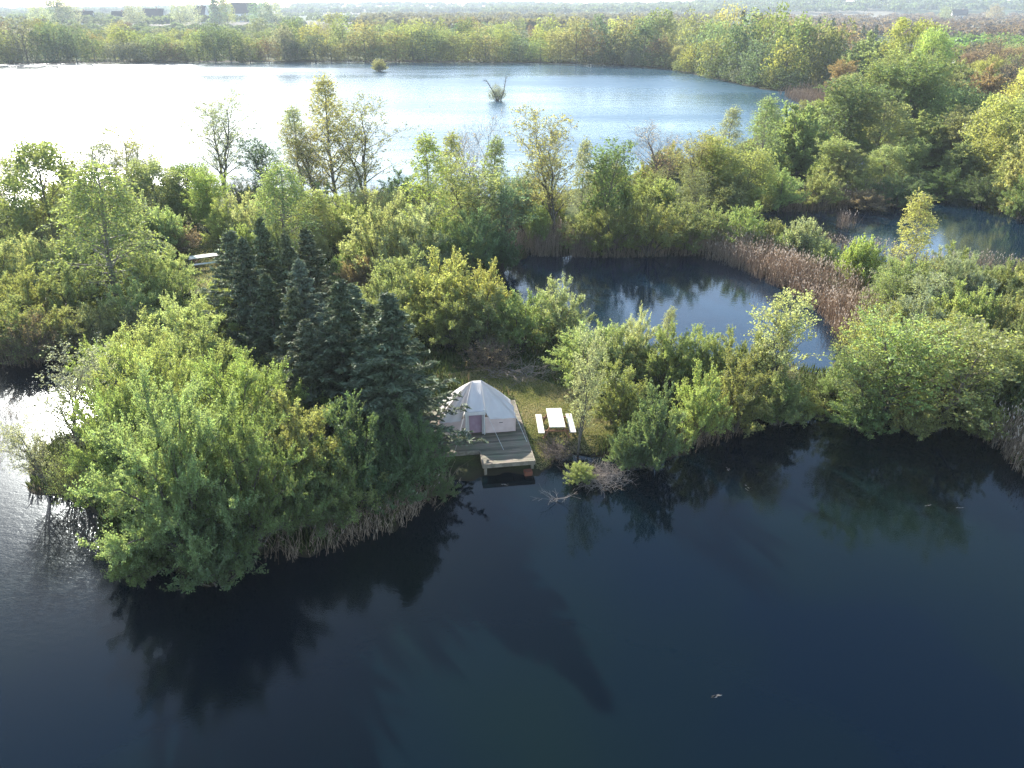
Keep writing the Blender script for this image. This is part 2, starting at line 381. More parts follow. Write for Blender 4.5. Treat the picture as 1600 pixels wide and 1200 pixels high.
def willow(seed, kind='willow', n=17, Hh=5., Rr=2.7, leafn=28, L=.092, W=.048, up=.38, low=.0, n1=10, n2=7, bark=M_BARK, keep=1.):
    rng = np.random.default_rng(seed)
    s, r = bezier_stems(rng, n, Hh*.86, Rr*.84, .35, low=low)
    b1, r1 = children_of(rng, s, r, n1, .22, 1., .62, lambda t, N: .30*Rr*(1.15-.45*t), 4, droop=.05, up=up*.5)
    b2, r2 = children_of(rng, b1, r1, n2, .15, 1.02, .55, .42, 3, up=up, droop=0)
    lf = cat_leaves(leaves_on(rng, b2, leafn, .1, 1.08, L, W, .045, .45, keep), leaves_on(rng, b1, 14, .4, 1., L, W, .06, .3, keep))
    finish(kind, [tubes(s, r, 5), tubes(b1, r1*.8, 3), tubes(b2, np.maximum(r2*.5, .004), 3)], lf, Hh, Rr, bark)
for sdd in (1, 2, 3, 4): willow(sdd)
for sdd in (5, 6): willow(sdd, 'sallow', n=26, Hh=3.2, Rr=2.0, leafn=20, up=.8, n1=7, n2=5, L=.11, W=.05)        # low dense
for sdd in (7, 8): willow(sdd, 'thicket', n=30, Hh=3.0, Rr=2.2, leafn=4, up=.5, n1=8, n2=6, L=.08, W=.04, bark=M_TWIG, keep=.8)  # brown, hardly in leaf
for sdd in (9, 10): willow(sdd, 'broadwillow', n=26, Hh=7.5, Rr=4.2, leafn=34, up=.35, n1=14, n2=10, L=.076, W=.044, low=.0)
for sdd in (11, 12, 13): willow(sdd, 'densetree', n=34, Hh=9., Rr=3.4, leafn=17, up=.3, n1=14, n2=9, L=.14, W=.09, low=-.1)

def tree(seed, kind, Hh, Rr, prof, n0=1, n1=24, n2=8, n3=4, a1=.95, a2=.75, t0=.18, up1=.25, droop2=0., droop3=0., l2=.42, l3=.5, leafn=10, L=.11, W=.065, keep=1., bark=M_BARK, r0=.11, spread=.05, lean=.04, split=.0):
    rng = np.random.default_rng(seed)
    K = 9; t = np.linspace(0, 1, K)
    st = []
    for k in range(n0):
        az = rng.random()*6.28; l = (lean+split*(n0 > 1))*Hh
        p = np.stack([np.cos(az)*l*t**1.3+rng.normal(size=K)*.012*Hh*t, np.sin(az)*l*t**1.3+rng.normal(size=K)*.012*Hh*t, Hh*(1-.12*k)*t-.1], 1); st.append(p)
    s = np.stack(st); r = np.tile(r0*(1-.9*t)+.008, (n0, 1))
    b1, r1 = children_of(rng, s, r, n1, t0, .99, a1, lambda t, N: Rr*1.05*prof(t), 6, up=up1, droop=.08, jit=.22)
    b2, r2 = children_of(rng, b1, r1, n2, .18, 1., a2, lambda t, N: l2*Rr*np.repeat(.55+.45*prof(np.linspace(t0, 1, n1)), n0)[:N, None]*(1.1-.5*t) if False else l2*Rr*(1.1-.5*t), 4, up=.15, droop=droop2)
    parts = [tubes(s, r, 6), tubes(b1, r1, 4), tubes(b2, np.maximum(r2*.7, .005), 3)]
    host = b2
    if n3:
        b3, r3 = children_of(rng, b2, r2, n3, .2, 1., .6, l3, 3, up=.1, droop=droop3)
        parts.append(tubes(b3, np.maximum(r3*.5, .004), 3)); host = b3
    lf = leaves_on(rng, host, leafn, .1, 1.1, L, W, spread, .4, keep)
    finish(kind, parts, lf, Hh, Rr, bark)
def roundtree(seed, kind='roundtree', Hh=8.5, Rr=3.4, n=15000, L=.21):
    rng = np.random.default_rng(seed)
    t = np.linspace(0, 1, 6)
    s = np.stack([rng.normal(size=6)*.1*t, rng.normal(size=6)*.1*t, Hh*.9*t-.2], 1)[None]; r = (.15*(1-.85*t))[None]
    b1, r1 = children_of(rng, s, r, 26, .1, .98, .8, Rr*.75, 5, up=.5)
    b2, r2 = children_of(rng, b1, r1, 7, .3, 1., .6, .8, 3, up=.2)
    k = 95; i = np.arange(k)+.5; u = i/k; az = i*2.39996+rng.random()*6
    z = .06+.9*u; rad = np.sqrt(np.clip(1-((z-.42)/.58)**2, .03, 1))
    out = .55+.45*np.sqrt(rng.random(k))
    Cc = np.stack([np.cos(az)*rad*Rr*out*.85, np.sin(az)*rad*Rr*out*.85, z*Hh*(.9+.1*rng.random(k))], 1)+rng.normal(size=(k, 3))*Rr*.09
    cr = Rr*(.16+.15*rng.random(k))
    j = rng.integers(0, k, n); dv = norm(rng.normal(size=(n, 3)))
    S = Cc[j]+dv*(cr[j]*(.35+.8*rng.random(n)))[:, None]; S[:, 2] = np.maximum(S[:, 2], .15)
    V, Fq = diamonds(S, norm(rng.normal(size=(n, 3)))+dv*.4, L*(.6+.8*rng.random(n)), L*.6*(.6+.8*rng.random(n)), rng)
    finish(kind, [tubes(s, r, 5), tubes(b1, r1, 4), tubes(b2, np.maximum(r2*.6, .006), 3)], (V, Fq, .5+.14*rng.normal(size=k)[j]+.13*rng.normal(size=n)), Hh, Rr, M_BARK)
for q in (91, 92, 93): roundtree(q)
rnd_prof = lambda t: np.sqrt(np.clip(1-((t-.55)/.56)**2, .02, 1))
cone_prof = lambda t: np.clip(1.04-t, .04, 1)**1.1*1.15*np.clip(t*4, .3, 1)
for q in (21, 22): tree(q, 'birch', 9, 2.2, cone_prof, n1=36, n2=8, n3=4, a1=1.05, up1=.25, droop2=-.15, droop3=-.35, l2=.30, l3=.42, leafn=8, L=.11, W=.06, bark=M_BARK_PALE, t0=.10)
for q in (23, 24): tree(q, 'weeping', 8, 2.5, cone_prof, n1=40, n2=8, n3=4, a1=1.15, up1=.2, droop2=-.4, droop3=-.8, l2=.30, l3=.6, leafn=13, L=.11, W=.055, bark=M_BARK_PALE, t0=.08)
for q in (25, 26, 27): tree(q, 'alder', 8, 2.4, rnd_prof, n0=2, n1=20, n2=8, n3=4, a1=.75, up1=.35, l2=.36, l3=.42, leafn=9, L=.12, W=.085, split=.10, t0=.2)
for q in (28, 29): tree(q, 'opentree', 9, 2.6, rnd_prof, n0=2, n1=17, n2=8, n3=6, a1=.72, up1=.35, l2=.36, l3=.42, leafn=6, L=.11, W=.06, keep=.9, split=.12, bark=M_BARK, t0=.22)
for q in (30, 31): tree(q, 'baretree', 8, 2.4, rnd_prof, n0=3, n1=14, n2=9, n3=6, a1=.6, up1=.35, l2=.36, l3=.45, leafn=2, L=.08, W=.045, keep=.5, split=.16, bark=M_TWIG, t0=.2, r0=.08)
for q in (32, 33): tree(q, 'leafytree', 9, 3.0, rnd_prof, n0=2, n1=26, n2=9, n3=5, a1=.8, up1=.3, l2=.36, l3=.45, leafn=13, L=.13, W=.085, split=.08, t0=.1)

def spruce(seed, Hh=8., Rr=2.0):
    rng = np.random.default_rng(seed)
    K = 9; t = np.linspace(0, 1, K)
    s = np.stack([rng.normal(size=K)*.02, rng.normal(size=K)*.02, Hh*t-.1], 1)[None]; r = (.13*(1-.95*t)+.008)[None]
    b1, r1 = children_of(rng, s, r, 112, .07, .992, 1.38, lambda t, N: Rr*1.12*np.clip(1.03-t, .04, 1)**.95, 6, up=-.08, droop=.16, jit=.2)
    b2, r2 = children_of(rng, b1, r1, 14, .12, .98, .85, lambda t, N: .46*(1.12-.72*t)*np.clip(1.06-np.arange(N)[:, None]/N, .10, 1)**.75, 3, up=0, droop=-.22, flat=True)
    b0, r00 = children_of(rng, s, r, 10, .90, .995, .6, .22, 3, up=.2)
    lf = cat_leaves(leaves_on(rng, b2, 18, .0, 1.1, .18, .05, .03, .62), leaves_on(rng, b1, 34, .15, 1.0, .16, .05, .06, .5), leaves_on(rng, b0, 40, 0, 1, .14, .03, .02, .6))
    finish('spruce', [tubes(s, r, 7), tubes(b1, np.maximum(r1*.6, .006), 3), tubes(b2, np.maximum(r2*.4, .004), 3)], lf, Hh, Rr, M_BARK, M_NEEDLE)
for q in (41, 42, 43): spruce(q)

# distant trees, one mesh each (trunk and crown are too small to tell apart)
def fartree(seed, kind, Hh, Rr, n, L, shape, lm=None):
    rng = np.random.default_rng(seed)
    t = np.linspace(0, 1, 4)
    s = np.stack([0*t, 0*t, Hh*.85*t-.3], 1)[None]; r = (.22*(1-.8*t))[None]
    nb = 15; b1, r1 = children_of(rng, s, r, nb, .2, .95, .8, Rr*.8, 3, up=.5)
    # clumps over the crown, leaves over the clumps
    k = 34
    i = np.arange(k)+.5; u = i/k; az = i*2.39996+rng.random()*6
    rad, zz = shape(u)
    Cc = np.stack([np.cos(az)*rad*Rr*.8, np.sin(az)*rad*Rr*.8, zz*Hh], 1)+rng.normal(size=(k, 3))*Rr*.12
    cr = Rr*(.30+.18*rng.random(k))*np.clip(rad*1.2+.25, .3, 1)
    j = rng.integers(0, k, n); dv = norm(rng.normal(size=(n, 3)))*np.array([1, 1, 1.1])
    S = Cc[j]+dv*(cr[j]*(.55+.5*rng.random(n)))[:, None]
    S[:, 2] = np.maximum(S[:, 2], .3)
    V, Fq = diamonds(S, norm(rng.normal(size=(n, 3)))+dv*.3, L*(.6+.8*rng.random(n)), L*.62*(.6+.8*rng.random(n)), rng)
    tint = .5+.15*rng.normal(size=k)[j]+.12*rng.normal(size=n)
    finish(kind, [tubes(s, r, 4), tubes(b1, r1, 3)], (V, Fq, tint), Hh, Rr, M_BARK, lm, one=True)
def sh_round(u): z = .12+.84*u; return np.sqrt(np.clip(1-((z-.45)/.56)**2, .03, 1)), z
def sh_cone(u): z = .08+.9*u; return np.clip(1.05-z, .05, 1), z
def sh_tall(u): z = .10+.88*u; return np.sqrt(np.clip(1-((z-.45)/.6)**2, .03, 1))*.9, z
for q in range(5): fartree(60+q, 'farround', 10, 5, 2300, .55, sh_round)
for q in range(3): fartree(70+q, 'fartall', 14, 4.2, 2300, .55, sh_tall)
for q in range(2): fartree(80+q, 'farspruce', 13, 3.0, 1900, .5, sh_cone, M_NEEDLE)

# ------------------------------------------------------------------ planting
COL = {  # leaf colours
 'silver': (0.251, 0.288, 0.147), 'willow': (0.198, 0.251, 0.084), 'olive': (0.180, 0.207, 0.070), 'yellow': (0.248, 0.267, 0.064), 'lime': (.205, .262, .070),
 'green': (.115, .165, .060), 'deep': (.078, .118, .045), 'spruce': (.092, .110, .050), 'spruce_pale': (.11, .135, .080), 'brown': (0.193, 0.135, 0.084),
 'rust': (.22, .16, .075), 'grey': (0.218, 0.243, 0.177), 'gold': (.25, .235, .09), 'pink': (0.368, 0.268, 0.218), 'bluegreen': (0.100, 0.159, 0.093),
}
PR = random.Random(7)
NAME = {'willow': ('willow_shrub', 'shrub'), 'sallow': ('willow_shrub', 'shrub'), 'broadwillow': ('willow_tree', 'tree'), 'thicket': ('bare_shrub', 'shrub'),
        'birch': ('birch_tree', 'tree'), 'weeping': ('birch_tree', 'tree'), 'alder': ('alder_tree', 'tree'), 'opentree': ('alder_tree', 'tree'),
        'densetree': ('leafy_tree', 'tree'), 'roundtree': ('leafy_tree', 'tree'), 'baretree': ('bare_tree', 'tree'), 'leafytree': ('leafy_tree', 'tree'), 'spruce': ('spruce_tree', 'tree'),
        'farround': ('broadleaf_tree', 'tree'), 'fartall': ('tall_tree', 'tree'), 'farspruce': ('spruce_tree', 'tree')}
N_PLANTED = 0
def plant(kind, x, y, h, rad, col, label, group=None, z=None, rx=0, ry=0, name=None):
    global N_PLANTED; N_PLANTED += 1
    pr = PROTO[kind][PR.randrange(len(PROTO[kind]))]
    t, c, H0, R0 = pr
    if z is None: z = max(-.15, float(ground_z(np.array([x]), np.array([y]))[0])-.03)
    sx = rad/R0; sz = h/H0; rz = PR.random()*6.28
    nm, cat = NAME[kind]; nm = name or nm
    base = COL[col] if isinstance(col, str) else col
    v = PR.uniform(.86, 1.16); lum = .3*base[0]+.6*base[1]+.1*base[2]; base = [c_*k_+lum*.27 for c_, k_ in zip(base, (1.13, 1.08, .92))]; cc = (base[0]*v*PR.uniform(.93, 1.07), base[1]*v, base[2]*v*PR.uniform(.85, 1.15), 1)
    if t is None:
        o = link(nm, c); o.color = cc
    else:
        o = empty(nm)
        a = link('trunk' if cat == 'tree' else 'stems', t, o); b = link('crown', c, o); b.color = cc
    o.location = (x, y, z); o.rotation_euler = (rx, ry, rz); o.scale = (sx*PR.uniform(.92, 1.08), sx*PR.uniform(.92, 1.08), sz)
    tag(o, label, cat, group)
    return o
def pp(kind, bx, by, ty, wpx, col, label, group=None, rx=0, ry=0):
    """plant by the pixel of its foot, the row of its top and its width"""
    x, y = P(bx, by, .3)
    h = height_for(y, ty)-.3
    rad = wpx*depth(x, y, 1+h/2)/F/2*{'birch': 1.35, 'weeping': 1.3, 'opentree': 1.3, 'baretree': 1.25, 'alder': 1.15}.get(kind, 1)
    return plant(kind, x, y, max(h, .5), rad, col, label, group, rx=rx, ry=ry)

exec_table = []
def row(*a, **k): exec_table.append((a, k))

G_FRONT = 'willows on the foreground point'
# --- foreground point, left
row('broadwillow', 305, 870, 575, 300, 'willow', 'largest willow on the foreground point, bushy and overhanging the dark water')
row('broadwillow', 208, 790, 600, 170, 'willow', 'willow at the outer left corner of the foreground point above grey water')
row('broadwillow', 400, 850, 625, 240, 'green', 'full green willow between the largest willow and the reeds of the point')
row('broadwillow', 260, 740, 530, 230, (.20, .235, .08), 'yellow green willow crowning the back of the foreground point')
row('broadwillow', 390, 740, 548, 230, (.185, .24, .075), 'bright green willow right against the dark spruces on the point')
row('willow', 470, 790, 620, 180, 'olive', 'olive willow right of the largest willow, leaning over the reeds')
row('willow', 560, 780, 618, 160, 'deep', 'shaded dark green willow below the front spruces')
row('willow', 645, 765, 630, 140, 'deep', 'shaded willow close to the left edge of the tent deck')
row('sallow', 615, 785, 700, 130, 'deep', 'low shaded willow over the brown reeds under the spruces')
row('sallow', 688, 762, 728, 60, 'green', 'small dark bush on the tip of the point, left of the deck steps')
row('sallow', 500, 826, 740, 120, 'green', 'low green willow in front of the shaded slope, behind tall dry reeds')
row('sallow', 230, 890, 800, 130, 'green', 'low green branches of a willow touching the water at the bottom left of the point')
row('sallow', 340, 900, 800, 150, 'green', 'lowest willow of the point, dipping into its own dark reflection')
row('opentree', 120, 740, 590, 110, 'grey', 'thin grey green willow standing at the sunlit water left of the point')
row('opentree', 75, 760, 655, 80, 'grey', 'small sparse willow growing out of the water at the far left')
row('thicket', 115, 770, 690, 90, 'willow', 'low sparse shrub with bare stems in the shallows at the left')
row('willow', 175, 650, 525, 120, 'willow', 'willow behind the gleaming water gap at the left of the point')
row('willow', 240, 620, 495, 150, 'willow', 'pale willow on the back slope of the point, facing the left inlet')
row('willow', 320, 600, 470, 170, 'silver', 'silvery willow in front of the small far grass path')
row('willow', 330, 650, 505, 150, 'willow', 'light willow in the middle of the point behind its bright crown')
row('willow', 285, 560, 465, 90, 'silver', 'small silvery willow at the head of the left inlet')
row('willow', 450, 690, 590, 130, 'willow', 'willow tucked in front of the lowest spruce branches')
row('willow', 370, 560, 440, 110, 'willow', 'light willow left of the spruces, right beside the far grass path')
row('willow', 352, 530, 440, 80, 'yellow', 'yellowish small willow just below the far picnic table')
# --- left strip behind the inlet
row('willow', 22, 548, 470, 120, 'olive', 'leftmost low willow of the front row behind the inlet, cut by the frame')
row('willow', 92, 546, 472, 110, 'olive', 'second low willow from the left in the front row behind the inlet')
row('willow', 155, 536, 455, 110, 'olive', 'willow of the inlet front row left below the yellow birch')
row('willow', 216, 512, 432, 100, 'willow', 'willow of the inlet front row right below the yellow birch')
row('willow', 272, 494, 420, 90, 'willow', 'rightmost willow of the inlet front row, beside the far grass path')
row('willow', 50, 508, 418, 110, 'olive', 'willow of the middle row behind the inlet, near the left frame edge')
row('willow', 118, 502, 412, 110, 'willow', 'willow of the middle row behind the inlet, left of the birch foot')
row('willow', 238, 480, 402, 90, 'olive', 'willow of the middle row behind the inlet, right of the birch foot')
row('willow', 5, 462, 368, 110, 'willow', 'pale willow of the back row at the left frame edge')
row('willow', 68, 456, 364, 110, 'silver', 'silvery willow of the back row left of the yellow birch')
row('willow', 130, 450, 368, 90, 'willow', 'willow of the back row just left of the yellow birch')
row('willow', 222, 450, 378, 80, 'olive', 'olive willow of the back row behind the yellow birch')
row('willow', 275, 462, 388, 80, 'silver', 'silvery willow of the back row beside the far grass path')
row('thicket', 60, 555, 500, 110, 'olive', 'half bare shrub rooted in the inlet water at the left')
row('weeping', 182, 470, 262, 165, 'lime', 'bright yellow green birch standing above the inlet willows')
row('thicket', 60, 556, 485, 120, 'brown', 'brownish shrub with bare stems rooted in the inlet')
row('thicket', 140, 545, 490, 110, 'olive', 'low dark shrub overhanging the inlet under the birch')
row('thicket', 210, 530, 470, 90, 'olive', 'bare stemmed shrub above the glinting inlet')
# --- left background, shore of the lake
row('roundtree', 92, 395, 218, 150, 'olive', 'large dark rounded tree near the left lake shore')
row('baretree', 22, 352, 232, 80, 'brown', 'bare dark tree at the left frame edge against the glare')
row('baretree', -8, 372, 250, 70, 'brown', 'crooked bare tree cut off by the left frame edge')
row('opentree', 146, 350, 232, 90, 'grey', 'thin grey tree between the dark rounded tree and the lake glare')
row('opentree', 206, 345, 230, 80, 'yellow', 'open yellowish tree left of the lake shore bushes')
row('roundtree', 252, 360, 250, 100, 'olive', 'olive bushy tree in the middle of the left lake shore')
row('roundtree', 305, 352, 255, 90, 'green', 'green bushy tree left of the tall open alder')
row('willow', 185, 370, 290, 90, 'olive', 'olive willow between the dark rounded tree and the grey shrub')
row('willow', 228, 400, 305, 80, 'silver', 'whitish grey willow shrub behind the yellow birch')
row('sallow', 264, 405, 328, 85, 'willow', 'round willow shrub beside the brown thicket')
row('thicket', 280, 402, 352, 95, 'brown', 'dark brown leafless thicket beside the far grass path')
row('leafytree', 325, 372, 285, 70, 'lime', 'bright green young tree at the back of the far grass path')
row('opentree', 352, 312, 176, 96, 'grey', 'tall open grey green alder standing alone against the glare')
row('thicket', 372, 318, 280, 70, 'deep', 'dark low thicket at the foot of the lone alder')
row('alder', 422, 320, 236, 70, 'bluegreen', 'bluish tree right of the lone alder at the shore')
row('sallow', 405, 330, 288, 60, 'deep', 'dark low bush filling the shore right of the bright water gap')
row('willow', 362, 390, 310, 80, 'yellow', 'yellow green shrub at the right side of the far grass path')
row('willow', 400, 395, 300, 90, 'silver', 'silvery willow behind the left spruces')
row('sallow', 385, 420, 355, 70, 'willow', 'willow shrub over the far picnic table')
# --- centre left
row('birch', 478, 330, 172, 70, 'grey', 'thin half bare birch left of the tallest birch')
row('birch', 528, 330, 128, 84, 'gold', 'tallest birch by the lake, nearly bare at its spire')
row('opentree', 572, 325, 184, 110, 'gold', 'spreading golden tree right of the tallest birch')
row('opentree', 500, 330, 215, 80, 'gold', 'brownish open tree at the foot of the tallest birch')
row('weeping', 448, 410, 262, 110, 'lime', 'drooping yellow green birch behind the spruces')
row('weeping', 492, 395, 300, 90, 'yellow', 'smaller drooping yellow birch right behind the spruce tops')
row('willow', 545, 390, 305, 90, 'lime', 'yellow green shrub between the birches and the silvery willow')
row('thicket', 585, 350, 295, 70, 'rust', 'reddish brown shrub below the golden tree')
row('willow', 628, 330, 268, 90, 'bluegreen', 'bluish shore bush right of the golden tree')
row('willow', 598, 445, 300, 150, 'silver', 'large silvery willow right of the spruce tops')
row('willow', 652, 440, 315, 120, 'silver', 'silvery willow in the centre beside the tall pointed birch')
row('birch', 672, 420, 222, 95, 'lime', 'tall pointed birch in the centre of the picture')
row('birch', 705, 370, 215, 60, 'yellow', 'slim birch just right of the tall pointed birch')
row('baretree', 745, 345, 210, 66, 'pink', 'pale bare tree with pinkish twigs by the lake')
row('birch', 772, 365, 222, 60, 'willow', 'thin birch above the left end of the middle pond')
row('alder', 735, 400, 275, 110, 'willow', 'green alder between the central birch and the middle pond')
row('alder', 782, 400, 300, 80, 'bluegreen', 'bluish alder at the corner of the middle pond')
row('willow', 740, 430, 325, 110, 'bluegreen', 'dark bluish willow on the left bank of the middle pond')
row('willow', 690, 430, 340, 90, 'willow', 'willow below the tall pointed birch')
row('sallow', 783, 420, 355, 60, 'deep', 'dark bush overhanging the left end of the middle pond')
row('sallow', 565, 460, 405, 70, 'rust', 'orange brown bush behind the spruces')
row('sallow', 560, 440, 380, 80, 'lime', 'lime green bush just above the orange brown bush')
row('willow', 632, 510, 392, 150, 'willow', 'willow behind the right hand spruce, first of the pale hedge')
row('willow', 700, 520, 397, 150, 'yellow', 'yellow green willow in the middle of the pale hedge')
row('willow', 752, 530, 412, 120, 'yellow', 'yellow green willow at the right end of the pale hedge by the pond')
row('willow', 600, 560, 440, 110, 'olive', 'olive willow between the two groups of spruces')
row('willow', 700, 545, 455, 130, 'olive', 'olive willow above the tent roof')
row('willow', 760, 545, 452, 120, 'olive', 'darker willow behind the brush pile')
row('willow', 812, 545, 450, 120, 'willow', 'willow behind the brush pile, second from the round one')
row('willow', 872, 535, 440, 115, 'silver', 'round pale willow at the near left shore of the middle pond')
row('thicket', 765, 575, 535, 110, 'brown', 'brown leafless thicket behind the tent')
# --- strip between the ponds
row('willow', 915, 600, 498, 135, 'willow', 'full round willow at the back of the lawn')
row('willow', 960, 600, 508, 110, 'willow', 'willow right behind the round one at the back of the lawn')
row('willow', 990, 590, 487, 70, 'silver', 'slim pale willow rising against the middle pond')
row('birch', 1036, 590, 488, 34, 'silver', 'thin young birch tip showing against the middle pond')
row('willow', 1040, 610, 512, 110, 'olive', 'olive willow of the strip between the ponds, below the thin birch tip')
row('willow', 1085, 612, 510, 90, 'willow', 'willow with ragged top in the middle of the strip')
row('willow', 1125, 618, 520, 100, 'olive', 'olive willow right of the ragged topped one')
row('willow', 1175, 625, 520, 100, 'olive', 'willow left of the leaning tree')
row('alder', 1200, 632, 494, 95, 'silver', 'leaning pale tree reaching over the middle pond', ry=.16)
row('sallow', 1250, 645, 600, 80, 'yellow', 'low yellow green bush in the gap of the strip')
row('sallow', 1215, 650, 585, 80, 'willow', 'low willow just left of the gap of the strip')
row('thicket', 1215, 615, 565, 70, 'grey', 'grey leafless bush at the foot of the leaning tree')
row('opentree', 903, 702, 540, 60, 'silver', 'young slender tree with a thin bare trunk beside the picnic table')
row('willow', 962, 672, 565, 110, 'olive', 'olive willow at the right side of the lawn')
row('willow', 1020, 722, 588, 125, 'green', 'full green willow hanging over the dark water right of the lawn')
row('sallow', 985, 722, 650, 80, 'green', 'low green willow on the shore left of the full green one')
row('willow', 1090, 680, 560, 110, 'willow', 'willow standing in shore reeds right of the full green one')
row('willow', 1150, 664, 540, 130, 'olive', 'broad olive willow mirrored in the near pond')
row('willow', 1215, 655, 565, 100, 'olive', 'willow mirrored in the pond, left of the strip gap')
row('alder', 1345, 655, 548, 100, 'willow', 'spreading alder right of the gap, dark trunk showing')
row('alder', 1375, 655, 500, 150, 'willow', 'largest alder on the right shore of the near pond')
row('alder', 1470, 662, 515, 160, 'olive', 'olive leaved alder near the right end of the shore')
row('willow', 1352, 620, 497, 90, 'yellow', 'yellow green willow just right of the middle pond')
row('willow', 1400, 610, 495, 120, 'lime', 'bright willow behind the largest alder')
row('willow', 1300, 625, 570, 50, 'willow', 'small willow leaning to the middle pond right of the gap')
row('willow', 1540, 640, 520, 130, 'olive', 'shaded willow behind the olive leaved alder')
row('sallow', 1600, 665, 580, 80, 'green', 'bright low bush cut by the right frame edge')
row('sallow', 1425, 664, 600, 120, 'olive', 'low willow overhanging the water below the olive leaved alder')
row('sallow', 1340, 660, 600, 110, 'green', 'low green willow overhanging the water below the spreading alder')
row('sallow', 1530, 672, 610, 90, 'olive', 'low bush on the shore beside the right hand reeds')
# --- right bank between middle and right pond
row('willow', 1160, 392, 318, 90, 'willow', 'pale willow where the long reed bed begins')
row('sallow', 1205, 398, 345, 60, 'olive', 'small olive shrub behind the long reed bed')
row('sallow', 1250, 412, 343, 70, 'silver', 'pale round shrub behind the long reed bed')
row('sallow', 1225, 410, 362, 50, 'willow', 'small round shrub left of the pale one at the reed bed')
row('sallow', 1285, 425, 377, 52, 'silver', 'smallest pale shrub at the reed bed')
row('sallow', 1336, 450, 372, 84, 'lime', 'bright green round shrub above the reed bed bend')
row('birch', 1410, 478, 310, 76, 'yellow', 'conical birch standing above the right bank')
row('willow', 1385, 500, 400, 90, 'willow', 'willow at the foot of the conical birch')
row('willow', 1435, 505, 412, 100, 'olive', 'olive willow right of the conical birch')
row('willow', 1490, 490, 398, 90, 'silver', 'pale willow with light tips at the right pond')
row('willow', 1545, 490, 408, 100, 'willow', 'willow near the right frame edge at the right pond')
row('willow', 1600, 500, 425, 90, 'olive', 'olive willow cut by the right frame edge at the right pond')
row('willow', 1420, 560, 455, 110, 'grey', 'greyish willow on the slope below the conical birch')
row('willow', 1480, 550, 445, 120, 'willow', 'willow in the middle of the right bank slope')
row('sallow', 1520, 560, 460, 70, 'lime', 'narrow lime green bush on the right bank')
row('willow', 1570, 570, 460, 120, 'olive', 'olive willow low on the right bank at the frame edge')
row('willow', 1365, 570, 515, 70, 'olive', 'small willow at the end of the long reed bed')
row('willow', 1450, 600, 490, 120, 'yellow', 'yellow green willow on the right bank above the alders')
row('willow', 1600, 610, 490, 100, 'olive', 'dark willow between bank and right frame edge')
# --- land behind the middle pond
row('opentree', 868, 385, 205, 105, 'gold', 'tall golden green tree behind the middle pond')
row('birch', 908, 375, 225, 44, 'grey', 'thin bare topped birch beside the tall golden green tree')
row('thicket', 812, 352, 270, 66, 'grey', 'grey leafless bush against the lake, left of the golden green tree')
row('alder', 935, 380, 248, 84, 'green', 'green alder behind the middle pond')
row('densetree', 968, 350, 264, 46, 'lime', 'small vivid green tree behind the middle pond')
row('sallow', 842, 385, 318, 56, 'lime', 'small bright shrub at the foot of the golden green tree')
row('willow', 905, 390, 325, 80, 'olive', 'olive willow behind the reeds, under the green alder')
row('willow', 955, 393, 312, 100, 'olive', 'broad olive willow behind the reeds in the middle')
row('willow', 1015, 395, 300, 110, 'olive', 'big greyish willow overhanging the middle pond reeds')
row('willow', 1072, 390, 305, 110, 'olive', 'willow at the back right corner of the middle pond')
row('willow', 1115, 382, 322, 80, 'olive', 'lower willow left of the long reed bed')
row('baretree', 1035, 315, 212, 72, 'pink', 'half bare pale tree at the lake shore')
row('opentree', 1080, 320, 222, 76, 'gold', 'yellowish open tree right of the half bare pale one')
row('willow', 1010, 325, 272, 84, 'willow', 'shore willow below the half bare pale tree')
row('leafytree', 1105, 325, 240, 90, 'yellow', 'yellowish leafy tree behind the pond corner')
row('roundtree', 1165, 330, 235, 100, 'yellow', 'leafy tree in front of the open birches at the right lake end')
row('birch', 1132, 285, 172, 56, 'grey', 'first open birch at the right end of the lake')
row('birch', 1180, 285, 158, 72, 'willow', 'second, wider birch at the right end of the lake')
row('willow', 1140, 335, 275, 90, 'olive', 'dark willow between leafy trees and right pond')
row('densetree', 1240, 275, 152, 110, 'willow', 'tall leafy tree with visible stems at the right end of the lake')
row('willow', 1215, 325, 252, 90, 'willow', 'willow on the back shore of the right pond, left end')
row('leafytree', 1305, 262, 148, 120, 'green', 'tallest green tree of the wood behind the right pond')
row('roundtree', 1365, 260, 160, 110, 'olive', 'olive tree in the wood behind the right pond, near the middle')
row('willow', 1280, 322, 262, 80, 'olive', 'willow in front of the grey roof behind the right pond')
row('densetree', 1425, 258, 175, 110, 'willow', 'yellowish tree of the wood behind the right pond')
row('leafytree', 1490, 262, 185, 110, 'olive', 'olive tree right of the yellowish one behind the right pond')
row('roundtree', 1555, 285, 150, 130, 'yellow', 'broad yellow tree behind the right pond near the frame edge')
row('densetree', 1610, 330, 120, 130, 'gold', 'golden tree cut by the frame edge behind the right pond')
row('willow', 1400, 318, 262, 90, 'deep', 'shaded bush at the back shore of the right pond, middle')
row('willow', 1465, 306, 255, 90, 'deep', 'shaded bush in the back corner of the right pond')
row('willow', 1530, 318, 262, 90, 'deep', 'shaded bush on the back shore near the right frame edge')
row('willow', 1595, 338, 262, 80, 'green', 'green bush touching the right pond at the frame edge')
row('sallow', 1350, 322, 290, 80, 'brown', 'brown low bush behind the reeds of the right pond')
row('willow', 1330, 312, 268, 76, 'olive', 'willow right in front of the grey shelter')
row('leafytree', 1298, 300, 232, 70, 'willow', 'slim leafy tree just left of the grey shelter')
